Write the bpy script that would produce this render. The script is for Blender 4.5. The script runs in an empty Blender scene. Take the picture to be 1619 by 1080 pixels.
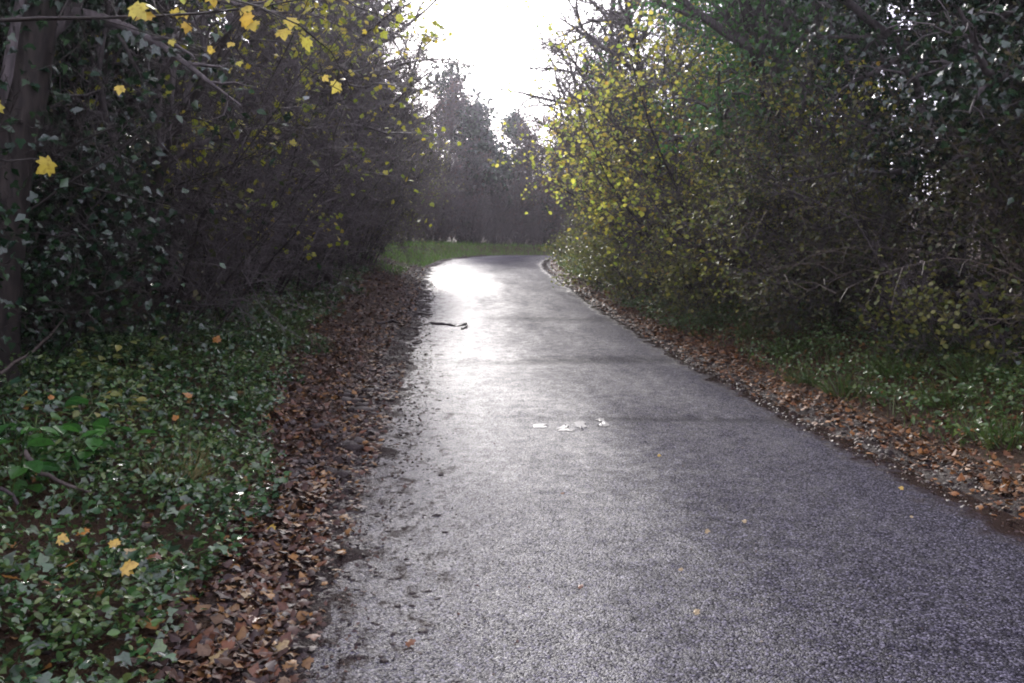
import bpy, math, random
import numpy as np
from mathutils import Vector, Matrix

R = math.radians
rng = np.random.default_rng(7)
random.seed(7)
scene = bpy.context.scene
COL = scene.collection

# ------------------------------------------------------------------ helpers
def tag(o, label=None, cat=None, group=None, kind=None):
    if label: o['label'] = label
    if cat: o['category'] = cat
    if group: o['group'] = group
    if kind: o['kind'] = kind
    return o

def empty(name, loc=(0, 0, 0), rz=0.0, s=1.0):
    o = bpy.data.objects.new(name, None)
    COL.objects.link(o)
    o.location = loc
    o.rotation_euler = (0, 0, rz)
    o.scale = (s, s, s)
    return o

def new_mesh(name, V, faces, mat=None, smooth=False):
    """V (n,3); faces: list of int arrays (m,k)."""
    me = bpy.data.meshes.new(name)
    V = np.asarray(V, dtype=np.float32)
    faces = [np.asarray(f, dtype=np.int32) for f in faces if len(f)]
    nl = sum(f.size for f in faces)
    nf = sum(len(f) for f in faces)
    me.vertices.add(len(V))
    me.vertices.foreach_set('co', V.ravel())
    me.loops.add(nl)
    me.polygons.add(nf)
    me.loops.foreach_set('vertex_index', np.concatenate([f.ravel() for f in faces]))
    tot = np.concatenate([np.full(len(f), f.shape[1], dtype=np.int32) for f in faces])
    st = np.concatenate([[0], np.cumsum(tot)[:-1]]).astype(np.int32)
    me.polygons.foreach_set('loop_start', st)
    if smooth:
        me.polygons.foreach_set('use_smooth', np.ones(nf, dtype=bool))
    me.update(calc_edges=True)
    if mat: me.materials.append(mat)
    return me

def obj(name, me, parent=None, loc=None):
    o = bpy.data.objects.new(name, me)
    COL.objects.link(o)
    if parent: o.parent = parent
    if loc is not None: o.location = loc
    return o

class Seg:
    """tapered branch pieces, turned into prisms in one go"""
    def __init__(s): s.a = []
    def add(s, p, q, r0, r1): s.a.append((p[0], p[1], p[2], q[0], q[1], q[2], r0, r1))
    def build(s, name, mat, big=0.02):
        A = np.array(s.a, dtype=np.float64).reshape(-1, 8)
        Vs, Fs, off = [], [], 0
        for sel, k in ((A[:, 6] >= big, 7), (A[:, 6] < big, 3)):
            B = A[sel]
            n = len(B)
            if n == 0: continue
            P, Q = B[:, 0:3], B[:, 3:6]
            D = Q - P
            D /= np.linalg.norm(D, axis=1, keepdims=True) + 1e-9
            up = np.where(np.abs(D[:, 2:3]) > 0.9, np.array([[1., 0, 0]]), np.array([[0, 0, 1.]]))
            U = np.cross(D, up); U /= np.linalg.norm(U, axis=1, keepdims=True) + 1e-9
            W = np.cross(D, U)
            ang = np.arange(k) * 2 * math.pi / k
            c = np.cos(ang)[None, :, None]; sn = np.sin(ang)[None, :, None]
            ring = U[:, None, :] * c + W[:, None, :] * sn
            Q2 = Q + D * B[:, 7:8] * 0.3
            V0 = P[:, None, :] + ring * B[:, 6][:, None, None]
            V1 = Q2[:, None, :] + ring * B[:, 7][:, None, None]
            V = np.concatenate([V0, V1], axis=1).reshape(-1, 3)
            base = (np.arange(n) * 2 * k)[:, None]
            i = np.arange(k); j = (i + 1) % k
            F = np.stack([base + i, base + j, base + j + k, base + i + k], axis=2).reshape(-1, 4)
            Vs.append(V); Fs.append(F + off); off += len(V)
        return new_mesh(name, np.concatenate(Vs), Fs, mat, smooth=True)

# ---- leaf outlines: unit long, in the xy plane, z = curl; each a fan of polygons
def T_simple():
    V = [(0, 0, 0), (-.3, .4, .1), (0, 1, -.05), (.3, .4, .1)]
    return np.array(V), [np.array([[0, 3, 2], [0, 2, 1]])]
def T_oval():
    V = [(0, 0, 0), (.3, .2, .06), (.4, .5, .1), (.24, .8, .05), (0, 1, -.1), (-.24, .8, .05), (-.4, .5, .1), (-.3, .2, .06)]
    return np.array(V), [np.array([[0, 1, 2, 3, 4], [0, 4, 5, 6, 7]])]
def T_ivy():
    V = [(0, 0, 0), (.28, -.1, .03), (.5, .22, -.04), (.27, .42, .07), (0, 1, -.1), (-.27, .42, .07), (-.5, .22, -.04), (-.28, -.1, .03)]
    return np.array(V), [np.array([[0, 1, 2, 3, 4], [0, 4, 5, 6, 7]])]
def T_maple(curl=0.14):
    half = [(.10, -.04), (.36, -.06), (.30, .10), (.58, .30), (.44, .40), (.52, .62), (.26, .56), (.22, .74)]
    V = [(0, .02, 0)] + [(x, y, -curl * 1.6 * (x * x + (y - .35) ** 2) + .03 * (i % 2)) for i, (x, y) in enumerate(half)] + [(0, 1, -curl * .8)]
    V += [(-x, y, -curl * 1.2 * (x * x + (y - .35) ** 2) + .04 * (i % 2)) for i, (x, y) in reversed(list(enumerate(half)))]
    n = len(V)
    V.append((0, .38, .05))
    F = [[n, i, i + 1] for i in range(n - 1)] + [[n, n - 1, 0]]
    return np.array(V), [np.array(F)]
def T_dead():
    V = [(0, 0, .12), (.3, .22, .0), (.34, .55, .16), (.12, .8, .02), (0, 1, .2), (-.2, .78, .14), (-.36, .5, .02), (-.24, .2, .15)]
    return np.array(V), [np.array([[0, 1, 2, 3, 4], [0, 4, 5, 6, 7]])]
def T_blade():
    V = [(-.03, 0, 0), (.03, 0, 0), (.022, .4, .05), (0, 1, .42), (-.022, .4, .05)]
    return np.array(V), [np.array([[0, 1, 2, 4], ]), np.array([[4, 2, 3]])]

def leaf_arrays(tpl, P, N, size, spin=None, wid=1.0):
    V0, F0 = tpl
    n = len(P)
    N = N / (np.linalg.norm(N, axis=1, keepdims=True) + 1e-9)
    ref = rng.normal(size=(n, 3)) if spin is None else spin
    Y = ref - N * np.sum(ref * N, axis=1, keepdims=True)
    Y /= np.linalg.norm(Y, axis=1, keepdims=True) + 1e-9
    X = np.cross(Y, N)
    size = np.asarray(size).reshape(n, 1, 1)
    V = (X[:, None, :] * V0[None, :, 0:1] * wid + Y[:, None, :] * V0[None, :, 1:2] + N[:, None, :] * V0[None, :, 2:3]) * size + P[:, None, :]
    m = len(V0)
    base = (np.arange(n) * m)[:, None, None]
    return V.reshape(-1, 3), [(f[None] + base).reshape(-1, f.shape[1]) for f in F0]

def leaf_mesh(name, tpl, P, N, size, mat, spin=None, wid=1.0):
    V, F = leaf_arrays(tpl, np.asarray(P, float), np.asarray(N, float), size, spin, wid)
    return new_mesh(name, V, F, mat)

# ------------------------------------------------------------------ materials
def nodes_of(name):
    m = bpy.data.materials.new(name)
    m.use_nodes = True
    nt = m.node_tree
    nt.nodes.clear()
    return m, nt, nt.nodes, nt.links

def ramp(nt, stops, interp='LINEAR'):
    r = nt.nodes.new('ShaderNodeValToRGB')
    r.color_ramp.interpolation = interp
    e = r.color_ramp.elements
    while len(e) < len(stops): e.new(0.5)
    for k, (p, c) in enumerate(stops):
        e[k].position = p
        e[k].color = (c[0], c[1], c[2], 1)
    return r

def leafmat(name, cols, rough=0.45, trans=0.0, spec=0.5):
    m, nt, N, L = nodes_of(name)
    g = N.new('ShaderNodeNewGeometry')
    k = len(cols)
    r = ramp(nt, [(i / max(1, k - 1), c) for i, c in enumerate(cols)])
    L.new(g.outputs['Random Per Island'], r.inputs[0])
    nz = N.new('ShaderNodeTexNoise'); nz.inputs['Scale'].default_value = 60
    tc = N.new('ShaderNodeTexCoord'); L.new(tc.outputs['Object'], nz.inputs['Vector'])
    mx = N.new('ShaderNodeMix'); mx.data_type = 'RGBA'; mx.blend_type = 'MULTIPLY'; mx.inputs[0].default_value = 0.6
    nz.inputs['Detail'].default_value = 5; rr = ramp(nt, [(0.36, (.4, .33, .28)), (0.48, (.85, .85, .85)), (0.7, (1, 1, 1))]); L.new(nz.outputs['Fac'], rr.inputs[0])
    L.new(r.outputs[0], mx.inputs[6]); L.new(rr.outputs[0], mx.inputs[7])
    b = N.new('ShaderNodeBsdfPrincipled')
    L.new(mx.outputs[2], b.inputs['Base Color'])
    b.inputs['Roughness'].default_value = rough
    b.inputs['Specular IOR Level'].default_value = spec
    out = N.new('ShaderNodeOutputMaterial')
    if trans > 0:
        t = N.new('ShaderNodeBsdfTranslucent')
        L.new(mx.outputs[2], t.inputs['Color'])
        s = N.new('ShaderNodeMixShader'); s.inputs[0].default_value = trans
        L.new(b.outputs[0], s.inputs[1]); L.new(t.outputs[0], s.inputs[2])
        L.new(s.outputs[0], out.inputs[0])
    else:
        L.new(b.outputs[0], out.inputs[0])
    return m

def barkmat(name, c0, c1, rough=0.8, scale=9):
    m, nt, N, L = nodes_of(name)
    tc = N.new('ShaderNodeTexCoord')
    mp = N.new('ShaderNodeMapping'); mp.inputs['Scale'].default_value = (3, 3, .6); L.new(tc.outputs['Object'], mp.inputs[0])
    nz = N.new('ShaderNodeTexNoise'); nz.inputs['Scale'].default_value = scale; nz.inputs['Detail'].default_value = 6; L.new(mp.outputs[0], nz.inputs['Vector'])
    r = ramp(nt, [(.3, c0), (.7, c1)]); L.new(nz.outputs['Fac'], r.inputs[0])
    b = N.new('ShaderNodeBsdfPrincipled'); L.new(r.outputs[0], b.inputs['Base Color'])
    b.inputs['Roughness'].default_value = rough; b.inputs['Specular IOR Level'].default_value = .2
    bp = N.new('ShaderNodeBump'); bp.inputs['Strength'].default_value = .6; bp.inputs['Distance'].default_value = .02
    L.new(nz.outputs['Fac'], bp.inputs['Height']); L.new(bp.outputs[0], b.inputs['Normal'])
    out = N.new('ShaderNodeOutputMaterial'); L.new(b.outputs[0], out.inputs[0])
    return m

M = {}
M['bark'] = barkmat('dark_bark', (.008, .007, .006), (.03, .025, .02))
M['bark_moss'] = barkmat('mossy_bark', (.008, .007, .006), (.028, .026, .018))
M['twig'] = barkmat('purple_twig', (.034, .030, .029), (.10, .088, .084), .7)
M['twig_pale'] = barkmat('pale_twig', (.045, .037, .03), (.11, .09, .07), .6)
M['dead_wood'] = barkmat('dead_wood', (.03, .024, .02), (.075, .06, .05), .5)
M['stick'] = barkmat('wet_stick', (.012, .009, .01), (.035, .026, .024), .6)
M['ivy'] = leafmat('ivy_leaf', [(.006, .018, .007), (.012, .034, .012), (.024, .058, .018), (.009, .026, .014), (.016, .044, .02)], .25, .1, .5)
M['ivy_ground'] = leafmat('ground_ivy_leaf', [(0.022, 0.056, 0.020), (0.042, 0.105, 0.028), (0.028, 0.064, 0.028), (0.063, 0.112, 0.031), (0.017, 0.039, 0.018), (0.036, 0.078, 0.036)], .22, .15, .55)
M['green'] = leafmat('herb_leaf', [(0.031, 0.081, 0.020), (0.056, 0.126, 0.025), (0.112, 0.154, 0.042), (0.039, 0.084, 0.028), (0.070, 0.105, 0.028)], .34, .3, .45)
M['hazel'] = leafmat('yellow_green_leaf', [(0.150, 0.250, 0.037), (0.525, 0.500, 0.062), (0.275, 0.375, 0.050), (0.625, 0.562, 0.088), (0.125, 0.213, 0.037), (0.375, 0.250, 0.050), (0.225, 0.325, 0.050)], .45, .62, .35)
M['maple'] = leafmat('maple_leaf', [(.14, .22, .02), (.40, .40, .04), (.22, .30, .03), (.52, .42, .04), (.12, .2, .02)], .4, .55, .45)
M['maple_yellow'] = leafmat('yellow_maple_leaf', [(.50, .36, .05), (.40, .40, .06), (.58, .44, .08), (.34, .36, .05), (.48, .30, .04)], .45, .5, .4)
M['dull'] = leafmat('dull_leaf', [(.025, .045, .013), (.055, .065, .018), (.075, .06, .025), (.024, .05, .016)], .5, .25, .25)
M['olive'] = leafmat('olive_leaf', [(0.075, 0.106, 0.025), (0.150, 0.175, 0.037), (0.225, 0.213, 0.050), (0.106, 0.150, 0.037)], .4, .4, .45)
M['fresh'] = leafmat('fresh_green_leaf', [(.035, .13, .025), (.06, .18, .03), (.03, .10, .025)], .35, .45, .45)
M['holly'] = leafmat('holly_leaf', [(.012, .05, .025), (.02, .065, .03), (.01, .035, .02)], .3, .05, .5)
M['brown_leaf'] = leafmat('clinging_brown_leaf', [(.10, .05, .03), (.14, .07, .045), (.075, .045, .03)], .5, .3, .3)
M['litter'] = leafmat('dead_leaf', [(.022, .013, .010), (.06, .027, .014), (.035, .018, .012), (.11, .042, .015), (.018, .012, .011), (.12, .075, .036), (.2, .10, .022), (.03, .017, .013), (.022, .013, .011), (.05, .024, .014)], .5, .12, .3)
M['litter_warm'] = leafmat('warm_dead_leaf', [(.03, .016, .010), (.10, .042, .016), (.17, .07, .018), (.05, .024, .012), (.22, .10, .025), (.07, .03, .014), (.14, .08, .035), (.03, .018, .012)], .6, .1, .2)
M['mush'] = leafmat('wet_leaf_scrap', [(.018, .012, .011), (.035, .021, .016), (.06, .03, .018), (.025, .016, .014)], .55, 0, .25)
M['fallen_yellow'] = leafmat('fallen_yellow_leaf', [(.40, .27, .05), (.45, .34, .08)], .4, .3, .4)
M['fallen_orange'] = leafmat('fallen_orange_leaf', [(.30, .13, .025), (.34, .17, .03)], .4, .3, .4)
M['fallen_brown'] = leafmat('fallen_brown_leaf', [(.13, .055, .02), (.10, .04, .018)], .35, .2, .5)
M['fallen_pale'] = leafmat('fallen_pale_leaf', [(.26, .20, .09), (.22, .17, .08)], .4, .2, .5)
M['grass'] = leafmat('grass_blade', [(.028, .065, .012), (.045, .09, .016), (.085, .10, .028), (.03, .06, .012)], .4, .35, .35)
M['lush'] = leafmat('lush_grass_blade', [(.08, .22, .025), (.11, .26, .03), (.15, .24, .04)], .4, .4, .4)
M['grass_dry'] = leafmat('dry_grass_blade', [(.12, .12, .04), (.2, .17, .07), (.09, .11, .03)], .5, .35, .3)
M['clod'] = barkmat('mud_clod', (.012, .009, .008), (.03, .022, .018), .55, 30)

# ------------------------------------------------------------------ the lane and the lie of the land
KY = np.array([-20, 0, 8, 12, 20, 28, 36, 42, 48, 60, 90, 400.])
KZ = np.array([0, 0, 0, .05, .32, .80, 1.13, 1.27, 1.2, .95, .6, .6])
_ty = np.linspace(-30, 420, 9001)
_tz = np.interp(_ty, KY, KZ)
_k = np.exp(-np.linspace(-2.5, 2.5, 81) ** 2); _k /= _k.sum()
_tz = np.convolve(np.pad(_tz, 40, mode='edge'), _k, mode='valid')
def zprof(y): return np.interp(y, _ty, _tz)

CY = np.array([(1.33, -12), (1.32, 0), (1.27, 10), (1.2, 20), (1.12, 27), (1.18, 31), (1.55, 35), (2.3, 38.5), (3.5, 41.6), (5.4, 44.3), (8.2, 46.6), (12, 48.4), (20, 50.5), (32, 52)])
def catmull(P, n=14):
    out = []
    Q = np.vstack([2 * P[0] - P[1], P, 2 * P[-1] - P[-2]])
    for i in range(1, len(Q) - 2):
        for t in np.arange(n) / n:
            a, b, c, d = Q[i - 1], Q[i], Q[i + 1], Q[i + 2]
            out.append(.5 * (2 * b + (c - a) * t + (2 * a - 5 * b + 4 * c - d) * t * t + (3 * b - a - 3 * c + d) * t ** 3))
    out.append(P[-1])
    return np.array(out)
CL = catmull(CY)
CT = np.gradient(CL, axis=0); CT /= np.linalg.norm(CT, axis=1, keepdims=True)
HW = 1.93

def lane(x, y):
    """signed distance across the lane (+ right) and distance outside its edge, for arrays"""
    x = np.asarray(x, float); y = np.asarray(y, float)
    sh = x.shape; x = x.ravel(); y = y.ravel()
    s = np.empty(len(x))
    for a in range(0, len(x), 20000):
        X = x[a:a + 20000, None]; Y = y[a:a + 20000, None]
        d2 = (X - CL[None, :, 0]) ** 2 + (Y - CL[None, :, 1]) ** 2
        i = np.argmin(d2, axis=1)
        dx = x[a:a + 20000] - CL[i, 0]; dy = y[a:a + 20000] - CL[i, 1]
        side = np.where(dx * CT[i, 1] - dy * CT[i, 0] >= 0, 1.0, -1.0)
        along = np.abs(dx * CT[i, 0] + dy * CT[i, 1])
        perp = np.abs(dx * CT[i, 1] - dy * CT[i, 0])
        s[a:a + 20000] = side * np.where(along < .8, perp, np.sqrt(d2[np.arange(len(i)), i]))
    return s.reshape(sh)

_lat = rng.random((4, 256, 256))
def vnoise(x, y, f, o=0):
    """cheap smooth value noise"""
    x = np.asarray(x) * f + 100; y = np.asarray(y) * f + 100
    xi = np.floor(x).astype(int); yi = np.floor(y).astype(int)
    u = x - xi; v = y - yi; u = u * u * (3 - 2 * u); v = v * v * (3 - 2 * v)
    T = _lat[o]
    a = T[xi % 256, yi % 256]; b = T[(xi + 1) % 256, yi % 256]; c = T[xi % 256, (yi + 1) % 256]; d = T[(xi + 1) % 256, (yi + 1) % 256]
    return (a * (1 - u) + b * u) * (1 - v) + (c * (1 - u) + d * u) * v

def sstep(a, b, x):
    t = np.clip((x - a) / (b - a), 0, 1)
    return t * t * (3 - 2 * t)

def ground_z(x, y, s=None):
    x = np.asarray(x, float); y = np.asarray(y, float)
    if s is None: s = lane(x, y)
    e = np.abs(s) - HW
    left = s < 0
    zl = .50 * sstep(.45, 2.6, e) + .35 * sstep(2.6, 9, e)
    zr = .34 * sstep(.75, 2.6, e) + .5 * sstep(2.6, 9, e)
    b = np.where(left, zl, zr)
    lip = -.05 + .075 * sstep(-.45, .25, e - np.where(left, 0, .22) + .35 * (vnoise(x, y, 1.7) - .5) + .28 * (vnoise(x, y, 6, 1) - .5))
    rough = sstep(-.3, .4, e) * (.06 * (vnoise(x, y, 2.1, 2) - .5) + .035 * (vnoise(x, y, 7, 3) - .5) + .02 * (vnoise(x, y, 17, 0) - .5))
    # a wheel has pressed a rut into the soft left margin
    rut = np.where(left, -.035 * np.exp(-((e - .38) / .13) ** 2), -.02 * np.exp(-((e - .3) / .14) ** 2))
    far = 4.5 * sstep(11, 34, e)
    return zprof(y) + b + lip + rough + rut * sstep(-.2, .2, e) + far

def gz(x, y): return float(ground_z(np.array([x]), np.array([y]))[0])
def road_z(x, y, s=None):
    if s is None: s = lane(np.asarray(x, float), np.asarray(y, float))
    dip = -.022 * np.exp(-((y - 12.1 - .06 * x) / .35) ** 2) - .012 * np.exp(-((y - 8.35 + .05 * x) / .14) ** 2)
    return zprof(y) + .02 - .022 * (s / HW) ** 2 + dip + .012 * (vnoise(x, y, .8, 1) - .5)

# ------------------------------------------------------------------ camera
CAMLOC = Vector((0, 0, 1.6))
cam_d = bpy.data.cameras.new('camera')
cam = bpy.data.objects.new('camera', cam_d)
COL.objects.link(cam)
cam_d.sensor_width = 36; cam_d.lens = 32
cam_d.clip_start = .05; cam_d.clip_end = 2000
cam.location = CAMLOC
cam.rotation_euler = (R(90 - 5.84), 0, R(-3.62))
scene.camera = cam
_rot = cam.rotation_euler.to_matrix()
FPX = 1619 * 32 / 36
def at(px, py):
    """where the line of sight through a point of the photograph meets the ground"""
    d = _rot @ Vector(((px - 809.5) / FPX, (540 - py) / FPX, -1)); d.normalize()
    t = 1.5
    while t < 90:
        p = CAMLOC + d * t
        s = float(lane(np.array([p.x]), np.array([p.y]))[0])
        z = max(gz(p.x, p.y), float(road_z(p.x, p.y, np.array([s]))[0]) if abs(s) < HW else -9)
        if p.z <= z: return Vector((p.x, p.y, z))
        t += .02 + t * .002
    return CAMLOC + d * 90
def gpt(px, d):
    """world x of a photo column at distance d along the lane (plan view)"""
    v = _rot @ Vector(((px - 809.5) / FPX, (540 - 393) / FPX, -1))
    return v.x / v.y * d

# ------------------------------------------------------------------ ground
def lines(segs):
    out = [segs[0][0]]
    for a, b, st in segs:
        n = max(1, int(round((b - a) / st)))
        out += list(np.linspace(a, b, n + 1)[1:])
    return np.array(out)
gx = lines([(-150, -60, 15), (-60, -20, 4), (-20, -8, 1), (-8, -4.2, .2), (-4.2, .1, .045), (.1, 2.7, .13), (2.7, 6.2, .05), (6.2, 12, .25), (12, 24, 1), (24, 60, 4), (60, 150, 15)])
gy = lines([(-12, 1.5, .5), (1.5, 14, .05), (14, 28, .1), (28, 52, .2), (52, 70, .6), (70, 150, 6)])
GX, GY = np.meshgrid(gx, gy)
GS = lane(GX, GY)
GZ = ground_z(GX, GY, GS)
nx, ny = len(gx), len(gy)
idx = np.arange(nx * ny).reshape(ny, nx)
F = np.stack([idx[:-1, :-1], idx[:-1, 1:], idx[1:, 1:], idx[1:, :-1]], axis=2).reshape(-1, 4)

m, nt, N, L = nodes_of('verge_soil')
at_ = N.new('ShaderNodeAttribute'); at_.attribute_name = 'edge'
tc = N.new('ShaderNodeTexCoord')
n1 = N.new('ShaderNodeTexNoise'); n1.inputs['Scale'].default_value = 3; n1.inputs['Detail'].default_value = 8; L.new(tc.outputs['Object'], n1.inputs['Vector'])
n2 = N.new('ShaderNodeTexNoise'); n2.inputs['Scale'].default_value = 55; n2.inputs['Detail'].default_value = 5; L.new(tc.outputs['Object'], n2.inputs['Vector'])
mud = ramp(nt, [(.3, (.010, .007, .006)), (.55, (.024, .017, .014)), (.75, (.05, .038, .031))]); L.new(n2.outputs['Fac'], mud.inputs[0])
soil = ramp(nt, [(.3, (.02, .013, .008)), (.6, (.05, .03, .016)), (.8, (.06, .055, .02))]); L.new(n2.outputs['Fac'], soil.inputs[0])
ad = N.new('ShaderNodeMath'); ad.operation = 'MULTIPLY_ADD'; ad.inputs[1].default_value = .9; L.new(n1.outputs['Fac'], ad.inputs[0]); L.new(at_.outputs['Fac'], ad.inputs[2])
fr = ramp(nt, [(.75, (0, 0, 0)), (1.0, (1, 1, 1))]); L.new(ad.outputs[0], fr.inputs[0])
mx = N.new('ShaderNodeMix'); mx.data_type = 'RGBA'; L.new(fr.outputs[0], mx.inputs[0]); L.new(mud.outputs[0], mx.inputs[6]); L.new(soil.outputs[0], mx.inputs[7])
b = N.new('ShaderNodeBsdfPrincipled'); L.new(mx.outputs[2], b.inputs['Base Color'])
rr = ramp(nt, [(.35, (.45, .45, .45)), (.6, (.9, .9, .9))]); L.new(n1.outputs['Fac'], rr.inputs[0]); b.inputs['Specular IOR Level'].default_value = .12
rm = N.new('ShaderNodeMix'); rm.data_type = 'RGBA'; L.new(fr.outputs[0], rm.inputs[0]); L.new(rr.outputs[0], rm.inputs[6]); rm.inputs[7].default_value = (.8, .8, .8, 1)
L.new(rm.outputs[2], b.inputs['Roughness'])
bp = N.new('ShaderNodeBump'); bp.inputs['Strength'].default_value = 1; bp.inputs['Distance'].default_value = .06; L.new(n2.outputs['Fac'], bp.inputs['Height']); L.new(bp.outputs[0], b.inputs['Normal'])
o = N.new('ShaderNodeOutputMaterial'); L.new(b.outputs[0], o.inputs[0])
gme = new_mesh('ground', np.stack([GX, GY, GZ], axis=2).reshape(-1, 3), [F], m, smooth=True)
a = gme.attributes.new('edge', 'FLOAT', 'POINT')
a.data.foreach_set('value', (np.abs(GS) - HW).ravel().astype(np.float32))
tag(obj('ground', gme), kind='structure')

# ------------------------------------------------------------------ road
rows = []
tt = np.linspace(-1, 1, 45)
CLd = []
for i in range(len(CL) - 1):
    n = max(1, int(np.linalg.norm(CL[i + 1] - CL[i]) / .16))
    for k in range(n): CLd.append(CL[i] + (CL[i + 1] - CL[i]) * k / n)
CLd = np.array(CLd); TD = np.gradient(CLd, axis=0); TD /= np.linalg.norm(TD, axis=1, keepdims=True)
ND = np.stack([TD[:, 1], -TD[:, 0]], axis=1)
hw = HW + .12
RX = CLd[:, 0:1] + ND[:, 0:1] * tt[None] * hw
RY = CLd[:, 1:2] + ND[:, 1:2] * tt[None] * hw
RS = np.repeat((tt * hw)[None], len(CLd), axis=0)
RZ = road_z(RX, RY, RS)
idx = np.arange(RX.size).reshape(RX.shape)
F = np.stack([idx[:-1, :-1], idx[:-1, 1:], idx[1:, 1:], idx[1:, :-1]], axis=2).reshape(-1, 4)

m, nt, N, L = nodes_of('wet_asphalt')
tc = N.new('ShaderNodeTexCoord')
at_ = N.new('ShaderNodeAttribute'); at_.attribute_name = 'across'
vo = N.new('ShaderNodeTexVoronoi'); vo.inputs['Scale'].default_value = 115; L.new(tc.outputs['Object'], vo.inputs['Vector'])
vo2 = N.new('ShaderNodeTexNoise'); vo2.inputs['Scale'].default_value = 130; vo2.inputs['Detail'].default_value = 3; L.new(tc.outputs['Object'], vo2.inputs['Vector'])
big = N.new('ShaderNodeTexNoise'); big.inputs['Scale'].default_value = .9; big.inputs['Detail'].default_value = 6; big.inputs['Roughness'].default_value = .6
mp = N.new('ShaderNodeMapping'); mp.inputs['Scale'].default_value = (1.5, .5, 1); L.new(tc.outputs['Object'], mp.inputs[0]); L.new(mp.outputs[0], big.inputs['Vector'])
mid = N.new('ShaderNodeTexNoise'); mid.inputs['Scale'].default_value = 7; mid.inputs['Detail'].default_value = 6; L.new(tc.outputs['Object'], mid.inputs['Vector'])
stone = ramp(nt, [(0, (.0035, .0033, .0045)), (.5, (.0105, .010, .0145)), (.78, (.028, .0265, .037)), (1, (.10, .095, .125))])
sep = N.new('ShaderNodeSeparateColor'); L.new(vo.outputs['Color'], sep.inputs[0]); L.new(sep.outputs[0], stone.inputs[0])
xyz = N.new('ShaderNodeSeparateXYZ'); L.new(tc.outputs['Object'], xyz.inputs[0])
def band(y0, slope, half, soft, x0, x1):
    a1 = N.new('ShaderNodeMath'); a1.operation = 'MULTIPLY_ADD'; a1.inputs[1].default_value = slope; L.new(xyz.outputs[0], a1.inputs[0]); L.new(xyz.outputs[1], a1.inputs[2])
    a2 = N.new('ShaderNodeMath'); a2.operation = 'MULTIPLY_ADD'; a2.inputs[1].default_value = .5; L.new(mid.outputs['Fac'], a2.inputs[0]); L.new(a1.outputs[0], a2.inputs[2])
    a3 = N.new('ShaderNodeMath'); a3.operation = 'SUBTRACT'; a3.inputs[1].default_value = y0 + .25; L.new(a2.outputs[0], a3.inputs[0])
    a4 = N.new('ShaderNodeMath'); a4.operation = 'ABSOLUTE'; L.new(a3.outputs[0], a4.inputs[0])
    a5 = N.new('ShaderNodeMapRange'); a5.inputs[1].default_value = half + soft; a5.inputs[2].default_value = half; L.new(a4.outputs[0], a5.inputs[0])
    a6 = N.new('ShaderNodeMapRange'); a6.inputs[1].default_value = x0; a6.inputs[2].default_value = x1; L.new(xyz.outputs[0], a6.inputs[0])
    a7 = N.new('ShaderNodeMath'); a7.operation = 'MULTIPLY'; L.new(a5.outputs[0], a7.inputs[0]); L.new(a6.outputs[0], a7.inputs[1])
    return a7
s1 = band(12.2, -.08, .10, .35, -.4, .9); s2 = band(8.35, .05, .04, .16, .5, 1.4); s3 = band(17.6, .1, .08, .4, .2, 1.6)
sm = N.new('ShaderNodeMath'); sm.operation = 'MAXIMUM'; L.new(s1.outputs[0], sm.inputs[0]); L.new(s2.outputs[0], sm.inputs[1])
sm2 = N.new('ShaderNodeMath'); sm2.operation = 'MAXIMUM'; L.new(sm.outputs[0], sm2.inputs[0]); L.new(s3.outputs[0], sm2.inputs[1])
seam = N.new('ShaderNodeMix'); seam.data_type = 'RGBA'; smh = N.new('ShaderNodeMath'); smh.operation = 'MULTIPLY'; smh.inputs[1].default_value = .6; L.new(sm2.outputs[0], smh.inputs[0]); L.new(smh.outputs[0], seam.inputs[0]); L.new(stone.outputs[0], seam.inputs[6]); seam.inputs[7].default_value = (.012, .0115, .014, 1)
# mud film washed over the left margin and the right gutter: colour of its own
mm = N.new('ShaderNodeMath'); mm.operation = 'MULTIPLY_ADD'; mm.inputs[1].default_value = .9; L.new(mid.outputs['Fac'], mm.inputs[0]); L.new(at_.outputs['Fac'], mm.inputs[2])
mudm = ramp(nt, [(.0, (1, 1, 1)), (.9, (0, 0, 0))])
abs_ = N.new('ShaderNodeMath'); abs_.operation = 'ABSOLUTE'; L.new(at_.outputs['Fac'], abs_.inputs[0])
m2 = N.new('ShaderNodeMath'); m2.operation = 'MULTIPLY_ADD'; m2.inputs[1].default_value = .5; L.new(mid.outputs['Fac'], m2.inputs[0]); L.new(abs_.outputs[0], m2.inputs[2])
mudr = ramp(nt, [(.0, (0, 0, 0)), (1.0, (1, 1, 1))])
mr = N.new('ShaderNodeMapRange'); mr.inputs[1].default_value = 1.12; mr.inputs[2].default_value = 1.3; L.new(m2.outputs[0], mr.inputs[0])
blot = N.new('ShaderNodeTexNoise'); blot.inputs['Scale'].default_value = 7; blot.inputs['Detail'].default_value = 9; blot.inputs['Roughness'].default_value = .76; blot.inputs['Distortion'].default_value = .6
bmp = N.new('ShaderNodeMapping'); bmp.inputs['Scale'].default_value = (1, .7, 1); L.new(tc.outputs['Object'], bmp.inputs[0]); L.new(bmp.outputs[0], blot.inputs['Vector'])
lf = N.new('ShaderNodeMapRange'); lf.inputs[1].default_value = -.35; lf.inputs[2].default_value = -1.0; lf.inputs[3].default_value = 0; lf.inputs[4].default_value = .17; L.new(at_.outputs['Fac'], lf.inputs[0])
bl = N.new('ShaderNodeMath'); bl.operation = 'ADD'; L.new(blot.outputs['Fac'], bl.inputs[0]); L.new(lf.outputs[0], bl.inputs[1])
bm = N.new('ShaderNodeMapRange'); bm.inputs[1].default_value = .62; bm.inputs[2].default_value = .74; L.new(bl.outputs[0], bm.inputs[0])
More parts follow.
